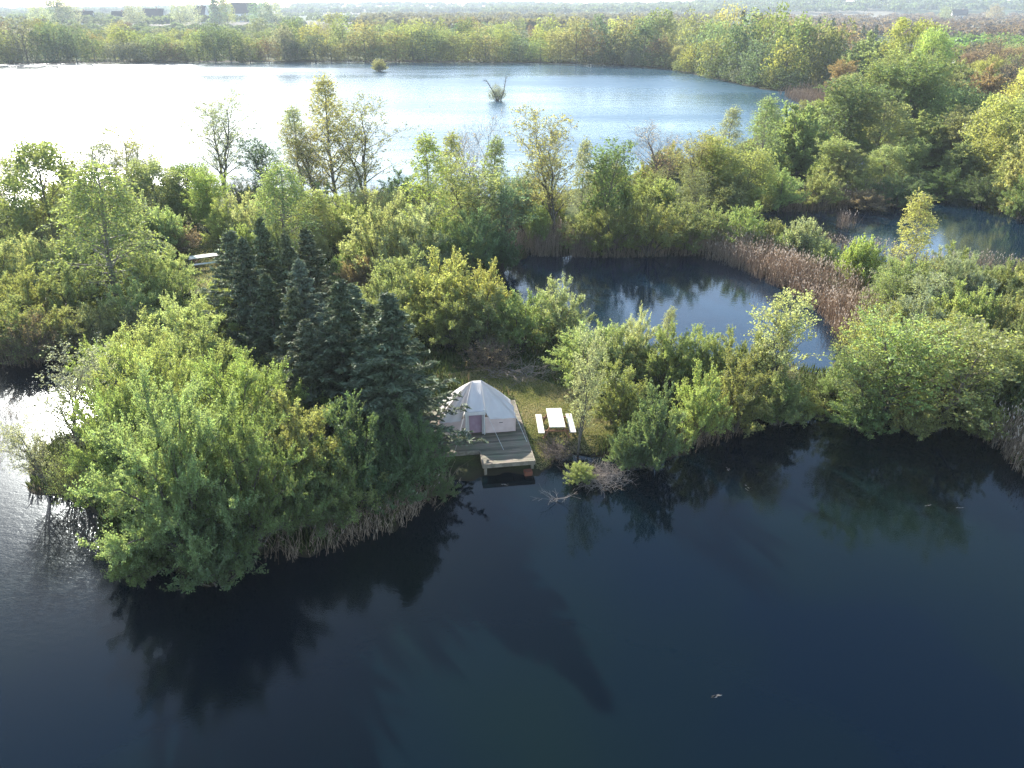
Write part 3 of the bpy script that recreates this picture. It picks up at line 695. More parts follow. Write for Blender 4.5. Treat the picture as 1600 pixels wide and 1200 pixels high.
# --- further right
row('leafytree', 1350, 230, 110, 110, 'willow', 'tree between the lake end and the wood, rounded')
row('roundtree', 1200, 215, 170, 50, 'olive', 'small olive tree at the lake end shore')
row('densetree', 1290, 215, 145, 80, 'willow', 'willow green tree on the lake end above the pink reeds')
row('leafytree', 1420, 240, 115, 120, 'green', 'dense green tree right behind the rounded one')
row('roundtree', 1480, 250, 130, 110, 'willow', 'wide green tree below the rust coloured tree')
row('densetree', 1530, 205, 100, 90, 'rust', 'rust coloured tree among green ones at the right')
row('leafytree', 1518, 185, 128, 44, 'lime', 'small vivid green bush at the foot of the rust coloured tree')
row('roundtree', 1590, 240, 108, 110, 'yellow', 'yellow tree above the broad one at the right frame edge')
row('baretree', 1548, 160, 62, 60, 'pink', 'whitish bare tree with pale twigs at the upper right')
row('baretree', 1590, 170, 88, 60, 'pink', 'smaller whitish bare tree at the right frame edge')
row('densetree', 1490, 180, 92, 90, 'olive', 'dull olive tree left of the whitish bare tree')
row('leafytree', 1245, 131, 48, 46, 'willow', 'narrow pale green tree at the lake end, left of two')
row('roundtree', 1286, 134, 46, 52, 'yellow', 'yellow green tree at the lake end, right of two')
row('densetree', 1345, 140, 48, 90, 'willow', 'wide pale tree at the lake end')
row('roundtree', 1408, 145, 30, 86, 'yellow', 'tall golden tree, highest at the upper right')
row('roundtree', 1440, 165, 44, 80, 'lime', 'fresh green tree leaning on the tall golden one')
row('densetree', 1380, 185, 118, 90, 'willow', 'pale tree below the tall golden one')
row('leafytree', 1440, 200, 110, 80, 'olive', 'olive tree under the fresh green one')
row('roundtree', 1058, 107, 72, 30, 'gold', 'small golden tree on the far shore near the lake bend')
row('densetree', 1565, 250, 160, 90, 'willow', 'green tree filling the wood under the rust coloured tree')
for a, k in exec_table: pp(*a, **k)
PATHZONE = [P(*v, .4) for v in [(295, 400), (330, 372), (350, 380), (356, 430), (330, 470), (296, 440)]]
def fillers(seed, poly, n, kinds, cols, hr, wr, label, group, gap=1.6):
    q = random.Random(seed); pw = np.array([P(*v, .4) for v in poly]); done = []; tries = 0
    px_ = [v[0] for v in poly]; py_ = [v[1] for v in poly]
    while len(done) < n and tries < 6000:
        tries += 1
        x, y = P(q.uniform(min(px_), max(px_)), q.uniform(min(py_), max(py_)), .4)
        if sd_poly(np.array([x]), np.array([y]), pw)[0] > 0 or shore(np.array([x]), np.array([y]))[0] < .5: continue
        if any((x-u)**2+(y-v)**2 < gap**2 for u, v in done): continue
        if sd_poly(np.array([x]), np.array([y]), PATHZONE)[0] < 1.0: continue
        done.append((x, y)); h = q.uniform(*hr)
        plant(q.choice(kinds), x, y, h, h*q.uniform(*wr), q.choice(cols), label, group)
fillers(1, [(800, 330), (1150, 240), (1230, 270), (1200, 320), (1110, 370), (820, 385)], 34, ['opentree', 'willow', 'sallow', 'willow', 'densetree'], ['olive', 'willow', 'olive', 'yellow'], (2.6, 4.4), (.45, .6), 'one of the bushes filling the land between lake and middle pond', 'bushes between lake and middle pond', 2.4)
fillers(2, [(1190, 230), (1330, 175), (1640, 230), (1660, 330), (1450, 296), (1200, 316)], 34, ['densetree', 'roundtree', 'leafytree', 'willow'], ['olive', 'willow', 'yellow', 'willow'], (3.2, 5.2), (.45, .6), 'one of the trees filling the wood behind the right pond', 'trees of the wood behind the right pond', 3.5)
fillers(3, [(1300, 160), (1420, 110), (1700, 110), (1700, 230), (1350, 185)], 34, ['densetree', 'leafytree', 'roundtree'], ['olive', 'willow', 'brown', 'yellow', 'rust'], (6, 9), (.4, .55), 'one of the trees at the upper right beyond the pond wood', 'trees at the upper right', 5)
fillers(4, [(-60, 350), (60, 345), (200, 305), (300, 315), (300, 370), (240, 430), (100, 430), (-60, 430)], 20, ['thicket', 'willow', 'sallow', 'willow'], ['olive', 'willow', 'olive'], (2.6, 4.2), (.45, .6), 'one of the bushes filling the left shore strip behind the birch', 'bushes of the left shore strip', 2.2)
fillers(5, [(380, 320), (760, 330), (780, 430), (600, 470), (560, 400), (420, 430)], 30, ['opentree', 'willow', 'sallow', 'willow'], ['olive', 'willow', 'silver', 'lime'], (2.4, 3.8), (.45, .6), 'one of the bushes filling the land between spruces and lake', 'bushes between spruces and lake', 2.2)
fillers(6, [(1340, 480), (1420, 440), (1700, 460), (1700, 640), (1400, 640), (1330, 600)], 26, ['thicket', 'alder', 'willow', 'sallow', 'willow'], ['olive', 'willow', 'grey', 'yellow'], (2.6, 4.0), (.45, .6), 'one of the bushes filling the right bank', 'bushes of the right bank', 2.0)
fillers(7, [(160, 640), (300, 540), (480, 600), (560, 700), (640, 780), (400, 860), (260, 860), (150, 780)], 16, ['willow', 'sallow'], ['olive', 'green', 'willow'], (2.6, 4.0), (.5, .65), 'one of the bushes hidden under the big willows of the point', 'bushes under the willows of the point', 2.0)

# --- spruces
for i, (bx, by, ty, wd, col, lab) in enumerate([
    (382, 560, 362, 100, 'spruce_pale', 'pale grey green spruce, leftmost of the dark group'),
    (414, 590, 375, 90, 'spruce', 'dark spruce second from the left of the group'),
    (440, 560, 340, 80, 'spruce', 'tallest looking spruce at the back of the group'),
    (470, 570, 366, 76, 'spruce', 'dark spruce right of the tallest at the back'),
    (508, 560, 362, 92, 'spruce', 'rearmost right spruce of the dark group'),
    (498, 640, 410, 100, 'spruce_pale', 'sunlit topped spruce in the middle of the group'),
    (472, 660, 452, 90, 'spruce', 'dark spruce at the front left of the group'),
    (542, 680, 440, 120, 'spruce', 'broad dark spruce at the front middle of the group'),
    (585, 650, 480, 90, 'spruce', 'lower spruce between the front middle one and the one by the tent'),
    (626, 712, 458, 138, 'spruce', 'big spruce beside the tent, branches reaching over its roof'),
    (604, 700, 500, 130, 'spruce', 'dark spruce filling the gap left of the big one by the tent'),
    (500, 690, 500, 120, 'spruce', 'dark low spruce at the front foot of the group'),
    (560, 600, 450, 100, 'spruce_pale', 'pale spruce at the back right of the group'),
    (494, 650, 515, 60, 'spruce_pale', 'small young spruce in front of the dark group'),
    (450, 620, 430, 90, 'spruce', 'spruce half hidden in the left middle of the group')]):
    pp('spruce', bx, by, ty, wd*1.5, col, lab, 'dark spruces on the point', rx=PR.uniform(-.05, .05), ry=PR.uniform(-.05, .05))

# --- the two islet bushes in the lake
pp('sallow', 593, 110, 90, 27, 'gold', 'small yellowish bush standing alone far out in the lake')
b = pp('thicket', 777, 155, 128, 36, 'grey', 'grey bush with two tall bare limbs standing alone in the lake')

b.rotation_euler.z = 0
for pts in ([(0, 0, 0), (-.7, 0, 1.6), (-1.9, .1, 3.5), (-2.4, .1, 3.6)], [(.6, 0, 0), (1.2, 0, 1.8), (1.5, 0, 3.2), (1.7, 0, 4.3)]):
    q = np.array(pts)[None]; V, Fq = tubes(q, np.array([[.13, .10, .07, .03]]), 5)
    tw, tr = children_of(np.random.default_rng(3), q, np.array([[.13, .10, .07, .03]]), 12, .45, 1, .7, .7, 3)
    V, Fq = merge([(V, Fq), tubes(tw, tr, 3)]); link('limb', mesh_np('limb', V, Fq, M_BARK), b)

# ------------------------------------------------------------------ trees beyond the lake
FR = random.Random(11)
def far_plant(kind, px, dist, h, rad, col, label, group):
    x = (px-800)/F*(dist*CP+CAM_H*SP); z = float(ground_z(np.array([x]), np.array([float(dist)]))[0])-.2
    if z < -.3: return
    plant(kind, x, dist, h, rad, tuple(c_*(.62 if px < 560 else .7) for c_ in COL[col]), label, group, z=z)  # leaf colours darkened: shade on the backlit near side is put into them
def shore_y(px):
    pts = [(-60, 104), (0, 101), (200, 98), (500, 97), (800, 98), (960, 101), (1050, 107), (1120, 122), (1180, 134), (1250, 143), (1320, 148)]
    for (a, ya), (b_, yb) in zip(pts, pts[1:]):
        if a <= px <= b_: return ya+(yb-ya)*(px-a)/(b_-a)
    return 148
def dist_of(py): return P(800, py, .3)[1]
cols_left = ['grey', 'bluegreen', 'olive', 'willow', 'olive', 'brown']
cols_mid = ['willow', 'olive', 'yellow', 'bluegreen', 'olive', 'gold', 'brown']
px = -30
while px < 1225:      # front row, right at the water
    d = dist_of(shore_y(px)-1)+4
    col = FR.choice(cols_left if px < 500 else cols_mid)
    kind = FR.choice(['farround', 'farround', 'farround', 'fartall'])
    h = FR.triangular(5.5, 12.5, 9) if kind == 'farround' else FR.uniform(10, 14)
    if d < 280: h *= 1.15
    h *= .92+.22*math.sin(px*.021)+.14*math.sin(px*.057+1)
    side = 'left half' if px < 560 else 'right half'
    far_plant(kind, px, d, h, FR.uniform(4.2, 6.0), col, {'left half': 'hazy green tree of the front row lining the far shore, left part', 'right half': 'green tree of the front row lining the far shore, right part'}[side],
              'front row of trees on the far shore, '+side)
    px += FR.uniform(20, 32)*330/d*.95
px = -30
while px < 1250:      # low bushes at the water's edge
    d = dist_of(shore_y(px))+2
    far_plant('farround', px, d, FR.uniform(3, 5.5), FR.uniform(3, 4.5), FR.choice(['bluegreen', 'deep', 'olive', 'grey', 'green']), 'low bush at the waterline of the far shore', 'low bushes along the far shore')
    px += FR.uniform(16, 34)
for dd, n, hh in ((18, 38, (8, 12)), (40, 40, (8, 12)), (75, 40, (7, 11)), (120, 40, (7, 11)), (175, 34, (7, 11))):
    for i in range(n):
        px = -40+(i+FR.random())*1330/n
        d = dist_of(shore_y(px))+dd+FR.uniform(-6, 8)
        if dd > 60 and FR.random() < .25: continue
        if dd > 100 and px > 850 and FR.random() < .35: continue
        col = FR.choice(['yellow', 'willow', 'olive', 'gold', 'willow', 'bluegreen'] if dd < 80 else ['grey', 'olive', 'brown', 'bluegreen', 'yellow'])
        kind = 'fartall' if FR.random() < .12 else 'farround'
        hm = (.8 if 100 < px < 430 else 1)*(.95+.22*math.sin(px*.017+dd)+.12*math.sin(px*.045+dd*2))
        if px > 1000: hm *= 1.25
        far_plant(kind, px, d, FR.uniform(*hh)*hm*(1.2 if kind == 'fartall' else 1), FR.uniform(4.5, 6.5), col,
                  'tree in the wooded belt behind the far shore', 'trees in the belt behind the far shore')
# conifers and tall trees at the right rear
for px, by, ty in [(1154, 92, 18), (1170, 92, 22), (1181, 90, 24), (1192, 92, 30), (1240, 70, 30), (1256, 72, 32), (1275, 70, 28), (1296, 74, 30), (1312, 76, 34), (1328, 78, 36), (1344, 80, 40), (1222, 72, 34), (1302, 90, 46), (1362, 80, 40)]:
    x, y = P(px, by, .5); h = height_for(y, ty)
    plant('farspruce', x, y, h, h*.22, 'spruce', 'dark conifer in the row behind the right end of the lake', 'conifers behind the right end of the lake')
for px, by, ty, wd, col in [(1132, 100, 18, 44, 'gold'), (1080, 100, 30, 50, 'olive'), (1110, 112, 42, 50, 'bluegreen'), (1150, 118, 50, 46, 'bluegreen'), (1195, 120, 52, 50, 'brown'), (1215, 112, 36, 44, 'brown'),
                            (1178, 105, 40, 40, 'brown'), (1262, 110, 44, 46, 'pink'), (1318, 100, 50, 50, 'brown'), (1230, 96, 40, 44, 'olive'), (1035, 92, 30, 48, 'olive'), (1000, 92, 38, 46, 'willow'), (960, 90, 36, 30, 'yellow')]:
    x, y = P(px, by, .5); h = height_for(y, ty); rad = wd*depth(x, y)/F/2
    plant('farround', x, y, h, rad, col, 'tall rounded tree behind the bend of the lake', 'tall trees behind the bend of the lake')

# far woods and hedges that read as masses
def wood(name, label, spots, tintc, seed, nleaf=90):
    """spots: (x, y, h, r) of crowns"""
    rng = np.random.default_rng(seed)
    S = np.array(spots); n = len(S)
    z0 = ground_z(S[:, 0], S[:, 1])
    d = norm(rng.normal(size=(n, nleaf, 3))); d[..., 2] = np.abs(d[..., 2])*.9-.15
    k = (.75+.3*rng.random((n, nleaf)))[..., None]
    ctr = np.stack([S[:, 0], S[:, 1], z0+S[:, 2]*.42], 1)[:, None]+d*k*np.stack([S[:, 3], S[:, 3], S[:, 2]*.6], 1)[:, None]
    sz = (S[:, 3]*.42)[:, None]*(.6+.7*rng.random((n, nleaf)))
    V, Fq = diamonds(ctr.reshape(-1, 3), norm(rng.normal(size=(n*nleaf, 3))), sz.ravel(), sz.ravel()*.75, rng)
    tint = (.5+.2*rng.normal(size=(n, 1))+.1*rng.normal(size=(n, nleaf))).ravel()
    o = link(name, mesh_np(name, V, Fq, M_LEAF, tint=tint)); o.color = (*tintc, 1)
    return tag(o, label, 'wood', kind='stuff')
def spots(pxa, pxb, da, db, n, h, r, seed, dens=1.):
    q = random.Random(seed); out = []
    for i in range(n):
        d = da+(db-da)*q.random()**1.2; p = q.uniform(pxa, pxb)
        x = (p-800)/F*(d*CP+CAM_H*SP)
        if math.sin(x*.011+seed)+math.sin(d*.013+seed*2)+q.uniform(-.8, .8) < -.5*dens: continue
        out.append((x, d, q.uniform(*h), q.uniform(*r)))
    return out
wood('far_wood', 'hazy grey green wood beyond the far shore at the left', spots(-100, 620, 640, 1500, 620, (7, 11), (5, 9), 1), (.10, .12, .06), 1)
wood('far_wood', 'low hedges on the pale fields before the distant farm buildings', spots(60, 480, 455, 760, 260, (3.5, 6), (3.5, 6), 21, 9), (.09, .11, .06), 21)
wood('far_wood', 'hazy wood on the plain beyond the middle of the far shore', spots(560, 1150, 560, 1400, 700, (8, 12), (5, 9), 2, 2), (.11, .10, .06), 2)
wood('far_wood', 'reddish brown young plantation beyond the upper right', spots(1180, 1760, 480, 1350, 760, (5, 8), (4, 8), 3, 9), (.13, .09, .065), 3)
wood('far_wood', 'bright green plantation at the upper right edge', spots(1470, 1700, 330, 520, 190, (3.5, 5.5), (3.5, 5), 4, 9), (.12, .19, .04), 4)
wood('far_wood', 'wooded hill on the horizon at the right', [s for s in spots(1080, 1760, 1450, 2100, 620, (11, 16), (9, 14), 5, 9)], (.085, .11, .055), 5)
wood('far_wood', 'hazy line of trees on the horizon at the left', spots(-150, 820, 1700, 2800, 520, (10, 15), (10, 18), 6, 4), (.08, .10, .07), 6)
wood('far_wood', 'hazy line of trees on the horizon in the middle', spots(760, 1200, 1500, 2700, 420, (12, 17), (10, 16), 7, 9), (.09, .11, .06), 7)
wood('far_wood', 'brown scrub behind the tall trees at the upper right', spots(1380, 1700, 200, 330, 120, (4, 7), (3, 5), 8, 9), (.11, .10, .05), 8)

# ------------------------------------------------------------------ hard objects
import bmesh
def box_bm(bm, x0, x1, y0, y1, z0, z1, bev=0.0, mat=None):
    vs = [bm.verts.new(c) for c in [(x0,y0,z0),(x1,y0,z0),(x1,y1,z0),(x0,y1,z0),(x0,y0,z1),(x1,y0,z1),(x1,y1,z1),(x0,y1,z1)]]
    fs = [(0,3,2,1),(4,5,6,7),(0,1,5,4),(1,2,6,5),(2,3,7,6),(3,0,4,7)]
    nf = [bm.faces.new([vs[i] for i in f]) for f in fs]
    if mat is not None:
        for v in vs: v.co = mat @ v.co
    if bev:
        es = list({e for f in nf for e in f.edges})
        bmesh.ops.bevel(bm, geom=es, offset=bev, segments=1, affect='EDGES')
def bar_bm(bm, p0, p1, w_, t_):
    p0, p1 = Vector(p0), Vector(p1); d = p1-p0; q = d.to_track_quat('Z', 'X').to_matrix().to_4x4(); q.translation = p0
    box_bm(bm, -w_/2, w_/2, -t_/2, t_/2, 0, d.length, 0, q)
def tube_bm(bm, pts, r, n=6):
    pts = [Vector(p) for p in pts]; rings = []
    for i, p in enumerate(pts):
        d = (pts[min(i+1, len(pts)-1)]-pts[max(i-1, 0)]).normalized()
        q = d.to_track_quat('Z', 'X'); rr = r[i] if isinstance(r, (list, tuple)) else r
        rings.append([bm.verts.new(p+q @ Vector((math.cos(a)*rr, math.sin(a)*rr, 0))) for a in [k*2*math.pi/n for k in range(n)]])
    for a, b_ in zip(rings, rings[1:]):
        for k in range(n): bm.faces.new([a[k], a[(k+1) % n], b_[(k+1) % n], b_[k]])
    bm.faces.new(rings[0][::-1]); bm.faces.new(rings[-1])
def obj(name, bm, m, parent=None, smooth=False):
    bmesh.ops.recalc_face_normals(bm, faces=bm.faces[:])
    me = bpy.data.meshes.new(name); bm.to_mesh(me); bm.free(); me.materials.append(m)
    if smooth:
        for p in me.polygons: p.use_smooth = True
    return link(name, me, parent)

# wood for deck: weathered planks running left to right
def plank_mat(name, c1, c2, wdt=.145, axis='Y', gap=True):
    m, N, L, pb = new_mat(name); pb.inputs['Roughness'].default_value = .8
    tc = N.new('ShaderNodeTexCoord'); sp = N.new('ShaderNodeSeparateXYZ'); L.new(tc.outputs['Object'], sp.inputs[0])
    ax = {'X': 0, 'Y': 1}[axis]
    dv = N.new('ShaderNodeMath'); dv.operation = 'DIVIDE'; dv.inputs[1].default_value = wdt; L.new(sp.outputs[ax], dv.inputs[0])
    fl = N.new('ShaderNodeMath'); fl.operation = 'FLOOR'; L.new(dv.outputs[0], fl.inputs[0])
    wn = N.new('ShaderNodeTexWhiteNoise'); wn.noise_dimensions = '1D'; L.new(fl.outputs[0], wn.inputs['W'])
    mp = N.new('ShaderNodeMapping'); mp.inputs['Scale'].default_value = (1.5, 30, 1) if axis == 'Y' else (30, 1.5, 1); L.new(tc.outputs['Object'], mp.inputs[0])
    nz = N.new('ShaderNodeTexNoise'); nz.inputs['Scale'].default_value = 1; nz.inputs['Detail'].default_value = 6; L.new(mp.outputs[0], nz.inputs[0])
    ad = N.new('ShaderNodeMath'); ad.operation = 'MULTIPLY_ADD'; ad.inputs[1].default_value = .45; L.new(wn.outputs[0], ad.inputs[0]); L.new(nz.outputs[0], ad.inputs[2])
    cr = N.new('ShaderNodeValToRGB'); L.new(ad.outputs[0], cr.inputs[0]); cr.color_ramp.elements[0].position = .45; cr.color_ramp.elements[1].position = 1.0
    cr.color_ramp.elements[0].color = (*c1, 1); cr.color_ramp.elements[1].color = (*c2, 1)
    n2 = N.new('ShaderNodeTexNoise'); n2.inputs['Scale'].default_value = 1.4; n2.inputs['Detail'].default_value = 4; L.new(tc.outputs['Object'], n2.inputs[0])
    c2_ = N.new('ShaderNodeValToRGB'); L.new(n2.outputs[0], c2_.inputs[0]); c2_.color_ramp.elements[0].position = .35; c2_.color_ramp.elements[1].position = .65
    c2_.color_ramp.elements[0].color = (.75, .9, .72, 1); c2_.color_ramp.elements[1].color = (1.1, 1.0, .95, 1)
    mu = N.new('ShaderNodeMix'); mu.data_type = 'RGBA'; mu.blend_type = 'MULTIPLY'; mu.inputs[0].default_value = 1
    L.new(cr.outputs[0], mu.inputs[6]); L.new(c2_.outputs[0], mu.inputs[7]); L.new(mu.outputs[2], pb.inputs['Base Color'])
    return m
M_DECK = plank_mat('deck_planks', (.075, .062, .042), (.22, .185, .135))
M_DECKSIDE = simple_mat('deck_timber', (.16, .13, .09), .8, 1, 6, (.28, .23, .17), .3)
M_TABLE = plank_mat('table_planks', (.50, .47, .42), (.74, .71, .66), .14, 'X')
M_TABLELEG = simple_mat('table_timber', (.20, .10, .05), .75, 1, 12, (.32, .17, .09), .2)

# --- deck.  Local frame: origin at the right back corner, u along the front (left is -u), v towards the camera
DECK_Z = .62
br = P(803, 625, DECK_Z); fr = P(835, 719, DECK_Z)
ang = math.atan2(fr[0]-br[0], -(fr[1]-br[1]))      # small turn of the right edge
DL = math.hypot(fr[0]-br[0], fr[1]-br[1])
deck = empty('wooden_deck', (br[0], br[1], 0), ang)
tag(deck, 'weathered wooden deck on posts carrying the tent at the water edge', 'deck')
W_ALL, W_FR, STEP = 5.6, 2.3, 1.25
def plank_rows():
    """real planks with gaps, laid left to right"""
    bm = bmesh.new(); y = 0; pw = .145; rr = random.Random(3)
    while y < DL-.01:
        x0 = -W_FR if y > DL-STEP-.01 else -W_ALL
        dz = rr.uniform(-.003, .003)
        cut = rr.uniform(x0*.7, x0*.3)
        box_bm(bm, x0, cut-.003, -min(y+pw-.008, DL), -y, DECK_Z-.03+dz, DECK_Z+dz)
        box_bm(bm, cut+.003, 0, -min(y+pw-.008, DL), -y, DECK_Z-.03-dz, DECK_Z-dz)
        y += pw
    return bm
obj('planking', plank_rows(), M_DECK, deck)
bm = bmesh.new()
for x in np.arange(-W_ALL+.06, 0, .78):
    ye = -DL+.02 if x > -W_FR else -DL+STEP+.05
    box_bm(bm, x-.03, x+.03, ye, -.02, DECK_Z-.19, DECK_Z-.034)
obj('joists', bm, M_DECKSIDE, deck)
bm = bmesh.new()
box_bm(bm, -W_FR-.04, .04, -DL-.045, -DL-.002, DECK_Z-.20, DECK_Z+.004)
box_bm(bm, -W_ALL, -W_FR-.045, -DL+STEP-.045, -DL+STEP-.002, DECK_Z-.20, DECK_Z+.004)
box_bm(bm, -W_FR-.045, -W_FR-.003, -DL-.045, -DL+STEP-.048, DECK_Z-.20, DECK_Z+.004)
box_bm(bm, .003, .04, -DL, 0, DECK_Z-.20, DECK_Z+.004)
obj('fascia_board', bm, M_DECKSIDE, deck)
for (x, y) in [(-.08, -DL+.1), (-W_FR+.1, -DL+.1), (-W_FR-.2, -DL+STEP+.1), (-W_ALL+.2, -DL+STEP+.1), (-.08, -3), (-.08, -.2), (-3.9, -DL+STEP+.1)]:
    bm = bmesh.new(); box_bm(bm, x-.06, x+.06, y-.06, y+.06, -1.0, DECK_Z-.19, .006); obj('post', bm, M_DECKSIDE, deck)
# rust red box float under the corner
bm = bmesh.new(); box_bm(bm, -.50, -.12, -DL-.30, -DL+.02, -.06, .20, .03)
o = obj('crate', bm, simple_mat('rusty_red', (.22, .06, .03), .8, 1, 9, (.14, .07, .04)), None); o.matrix_world = deck.matrix_world.copy()
o.location = deck.location; o.rotation_euler = deck.rotation_euler; tag(o, 'rusty red crate under the right front corner of the deck', 'crate')

# --- bell tent.  Local frame: origin mid front wall, +y to the back
M_CANVAS = None
def canvas_mat():
    m, N, L, pb = new_mat('canvas'); pb.inputs['Roughness'].default_value = .85; pb.inputs['Specular IOR Level'].default_value = .15
    tc = N.new('ShaderNodeTexCoord'); nz = N.new('ShaderNodeTexNoise'); nz.inputs['Scale'].default_value = 2.2; nz.inputs['Detail'].default_value = 5; L.new(tc.outputs['Object'], nz.inputs[0])
    cr = N.new('ShaderNodeValToRGB'); L.new(nz.outputs[0], cr.inputs[0]); cr.color_ramp.elements[0].position = .3; cr.color_ramp.elements[1].position = .7
    cr.color_ramp.elements[0].color = (.70, .67, .62, 1); cr.color_ramp.elements[1].color = (.78, .75, .70, 1); L.new(cr.outputs[0], pb.inputs['Base Color'])
    t = N.new('ShaderNodeBsdfTranslucent'); t.inputs[0].default_value = (.68, .58, .52, 1)
    mx = N.new('ShaderNodeMixShader'); mx.inputs[0].default_value = .30; L.new(pb.outputs[0], mx.inputs[1]); L.new(t.outputs[0], mx.inputs[2]); L.new(mx.outputs[0], N['Material Output'].inputs[0])
    n2 = N.new('ShaderNodeTexNoise'); n2.inputs['Scale'].default_value = 7; n2.inputs['Detail'].default_value = 3; n2.inputs['Distortion'].default_value = 1; L.new(tc.outputs['Object'], n2.inputs[0])
    bp = N.new('ShaderNodeBump'); bp.inputs['Strength'].default_value = .35; bp.inputs['Distance'].default_value = .03; L.new(n2.outputs[0], bp.inputs['Height']); L.new(bp.outputs[0], pb.inputs['Normal'])
    return m
M_CANVAS = canvas_mat()
M_WALLCLOTH = simple_mat('wall_canvas', (.60, .44, .39), .85, 1, 3, (.68, .52, .47), .2)
M_MAUVE = simple_mat('mauve_screen', (.30, .19, .23), .8, 1, 3, (.38, .26, .30))
M_ROPE = simple_mat('rope', (.7, .68, .62), .8)
fl = P(700, 684, DECK_Z); frt = P(806, 673.5, DECK_Z)
TW = 3.6
tx = Vector((frt[0], frt[1])); udir = Vector((math.cos(ang), math.sin(ang)))
tc_ = tx-udir*(TW/2)
tent = empty('bell_tent', (tc_.x, tc_.y, DECK_Z+.01), ang)
tag(tent, 'cream canvas bell tent with open mauve doorway on the wooden deck', 'tent')
hw = TW/2
# eave ring (u, v, z), going round from the right edge of the door
door_r, door_l = .22, -.52
DTOP = 1.28
eave = [(door_r+.12, -.16, 1.24), (door_r+.34, -.10, .78), (1.2, -.06, .73), (hw+.04, -.04, .72), (hw+.05, .4, .72), (hw+.08, 1.1, .72), (hw+.02, 1.9, .72), (hw*.72, 2.65, .72), (hw*.3, 2.95, .72),
        (-hw*.3, 2.95, .72), (-hw*.72, 2.65, .72), (-hw-.02, 1.9, .72), (-hw-.08, 1.1, .72), (-hw-.05, .4, .72), (-hw-.04, -.04, .72), (-1.3, -.06, .73), (door_l-.34, -.10, .78), (door_l-.12, -.16, 1.24)]
apex = [(.30, 1.45, 2.10), (-.10, 1.45, 2.10)]
def roof_bm():
    bm = bmesh.new()
    def ap(e): return Vector(apex[0] if e[0] > 0 else apex[1])
    def sag(a, b_, t, k=.13):
        p = a.lerp(b_, t); p.z -= k*math.sin(math.pi*t)*1.1; return p
    rings = []
    K = 12; n = len(eave)
    fine = []
    for i in range(n):
        a = Vector(eave[i]); b_ = Vector(eave[(i+1) % n])
        for j in range(4):
            e = a.lerp(b_, j/4)
            # canvas stretched between seams: dips a little between them
            c = Vector((0, 1.45, e.z)); d = (c-e); d.z = 0
            e = e+d.normalized()*(.05*math.sin(math.pi*j/4) if (a-b_).length > .4 else 0)
            fine.append((e, math.sin(math.pi*j/4)))
    for e, s in fine:
        A = ap(e); rings.append([bm.verts.new(sag(A, e, t/K, -.07+.07*s)) for t in range(K+1)])
    for a, b_ in zip(rings, rings[1:]+rings[:1]):
        for t in range(K): bm.faces.new([a[t], a[t+1], b_[t+1], b_[t]])
    # seam ropes to valance
    bmesh.ops.remove_doubles(bm, verts=bm.verts[:], dist=.002)
    return bm
roof = obj('roof', roof_bm(), M_CANVAS, tent, True)
def wall_strip(pts, z0=0.0, zt=None, n=4):
    bm = bmesh.new(); cols = []
    P_ = [Vector(p) for p in pts]; f = []
    for a, b_ in zip(P_, P_[1:]):
        for j in range(n): f.append(a.lerp(b_, j/n))
    f.append(P_[-1])
    for i, p in enumerate(f):
        w_ = .012*math.sin(i*2.1)
        cols.append([bm.verts.new((p.x+w_, p.y+w_*.5, z0)), bm.verts.new((p.x, p.y-.015*math.sin(i*1.3), (z0+p.z)/2)), bm.verts.new((p.x, p.y, p.z))])
    for a, b_ in zip(cols, cols[1:]):
        for t in range(2): bm.faces.new([a[t], b_[t], b_[t+1], a[t+1]])
    return bm
ring = [(door_r+.10, 0, .88), (1.2, 0, .75), (hw, 0, .74), (hw+.01, .4, .74), (hw+.04, 1.1, .74), (hw-.04, 1.9, .74), (hw*.68, 2.6, .74), (hw*.28, 2.9, .74), (-hw*.28, 2.9, .74), (-hw*.68, 2.6, .74),
        (-hw+.04, 1.9, .74), (-hw-.04, 1.1, .74), (-hw-.01, .4, .74), (-hw, 0, .74), (-1.2, 0, .75), (door_l-.10, 0, .88)]
obj('wall', wall_strip(ring), M_WALLCLOTH, tent, True)
bm = wall_strip([(door_l, .12, 1.22), (door_r+.08, .12, 1.22)]); obj('inner_screen', bm, M_MAUVE, tent)
def flap(x0, x1, y, z, lean):
    bm = bmesh.new(); k = 7
    a = [bm.verts.new((x0+(x1-x0)*i/k, y-.05*(i % 2), 0)) for i in range(k+1)]; b_ = [bm.verts.new((x0+(x1-x0)*i/k*.7+lean, y-.03*(i % 2), z)) for i in range(k+1)]
    for i in range(k): bm.faces.new([a[i], a[i+1], b_[i+1], b_[i]])
    return bm
obj('door_flap', flap(door_l-.15, door_l+.10, .02, 1.26, .05), M_CANVAS, tent, True)
obj('door_flap', flap(door_r-.06, door_r+.12, -.02, 1.28, .02), M_CANVAS, tent, True)
bm = bmesh.new(); tube_bm(bm, [(door_r+.06, -.14, 0), (door_r+.06, -.14, 1.34)], .02); obj('door_pole', bm, M_ROPE, tent)
bm = bmesh.new(); tube_bm(bm, [(door_l-.06, -.14, 0), (door_l-.06, -.14, 1.34)], .02); obj('door_pole', bm, M_ROPE, tent)
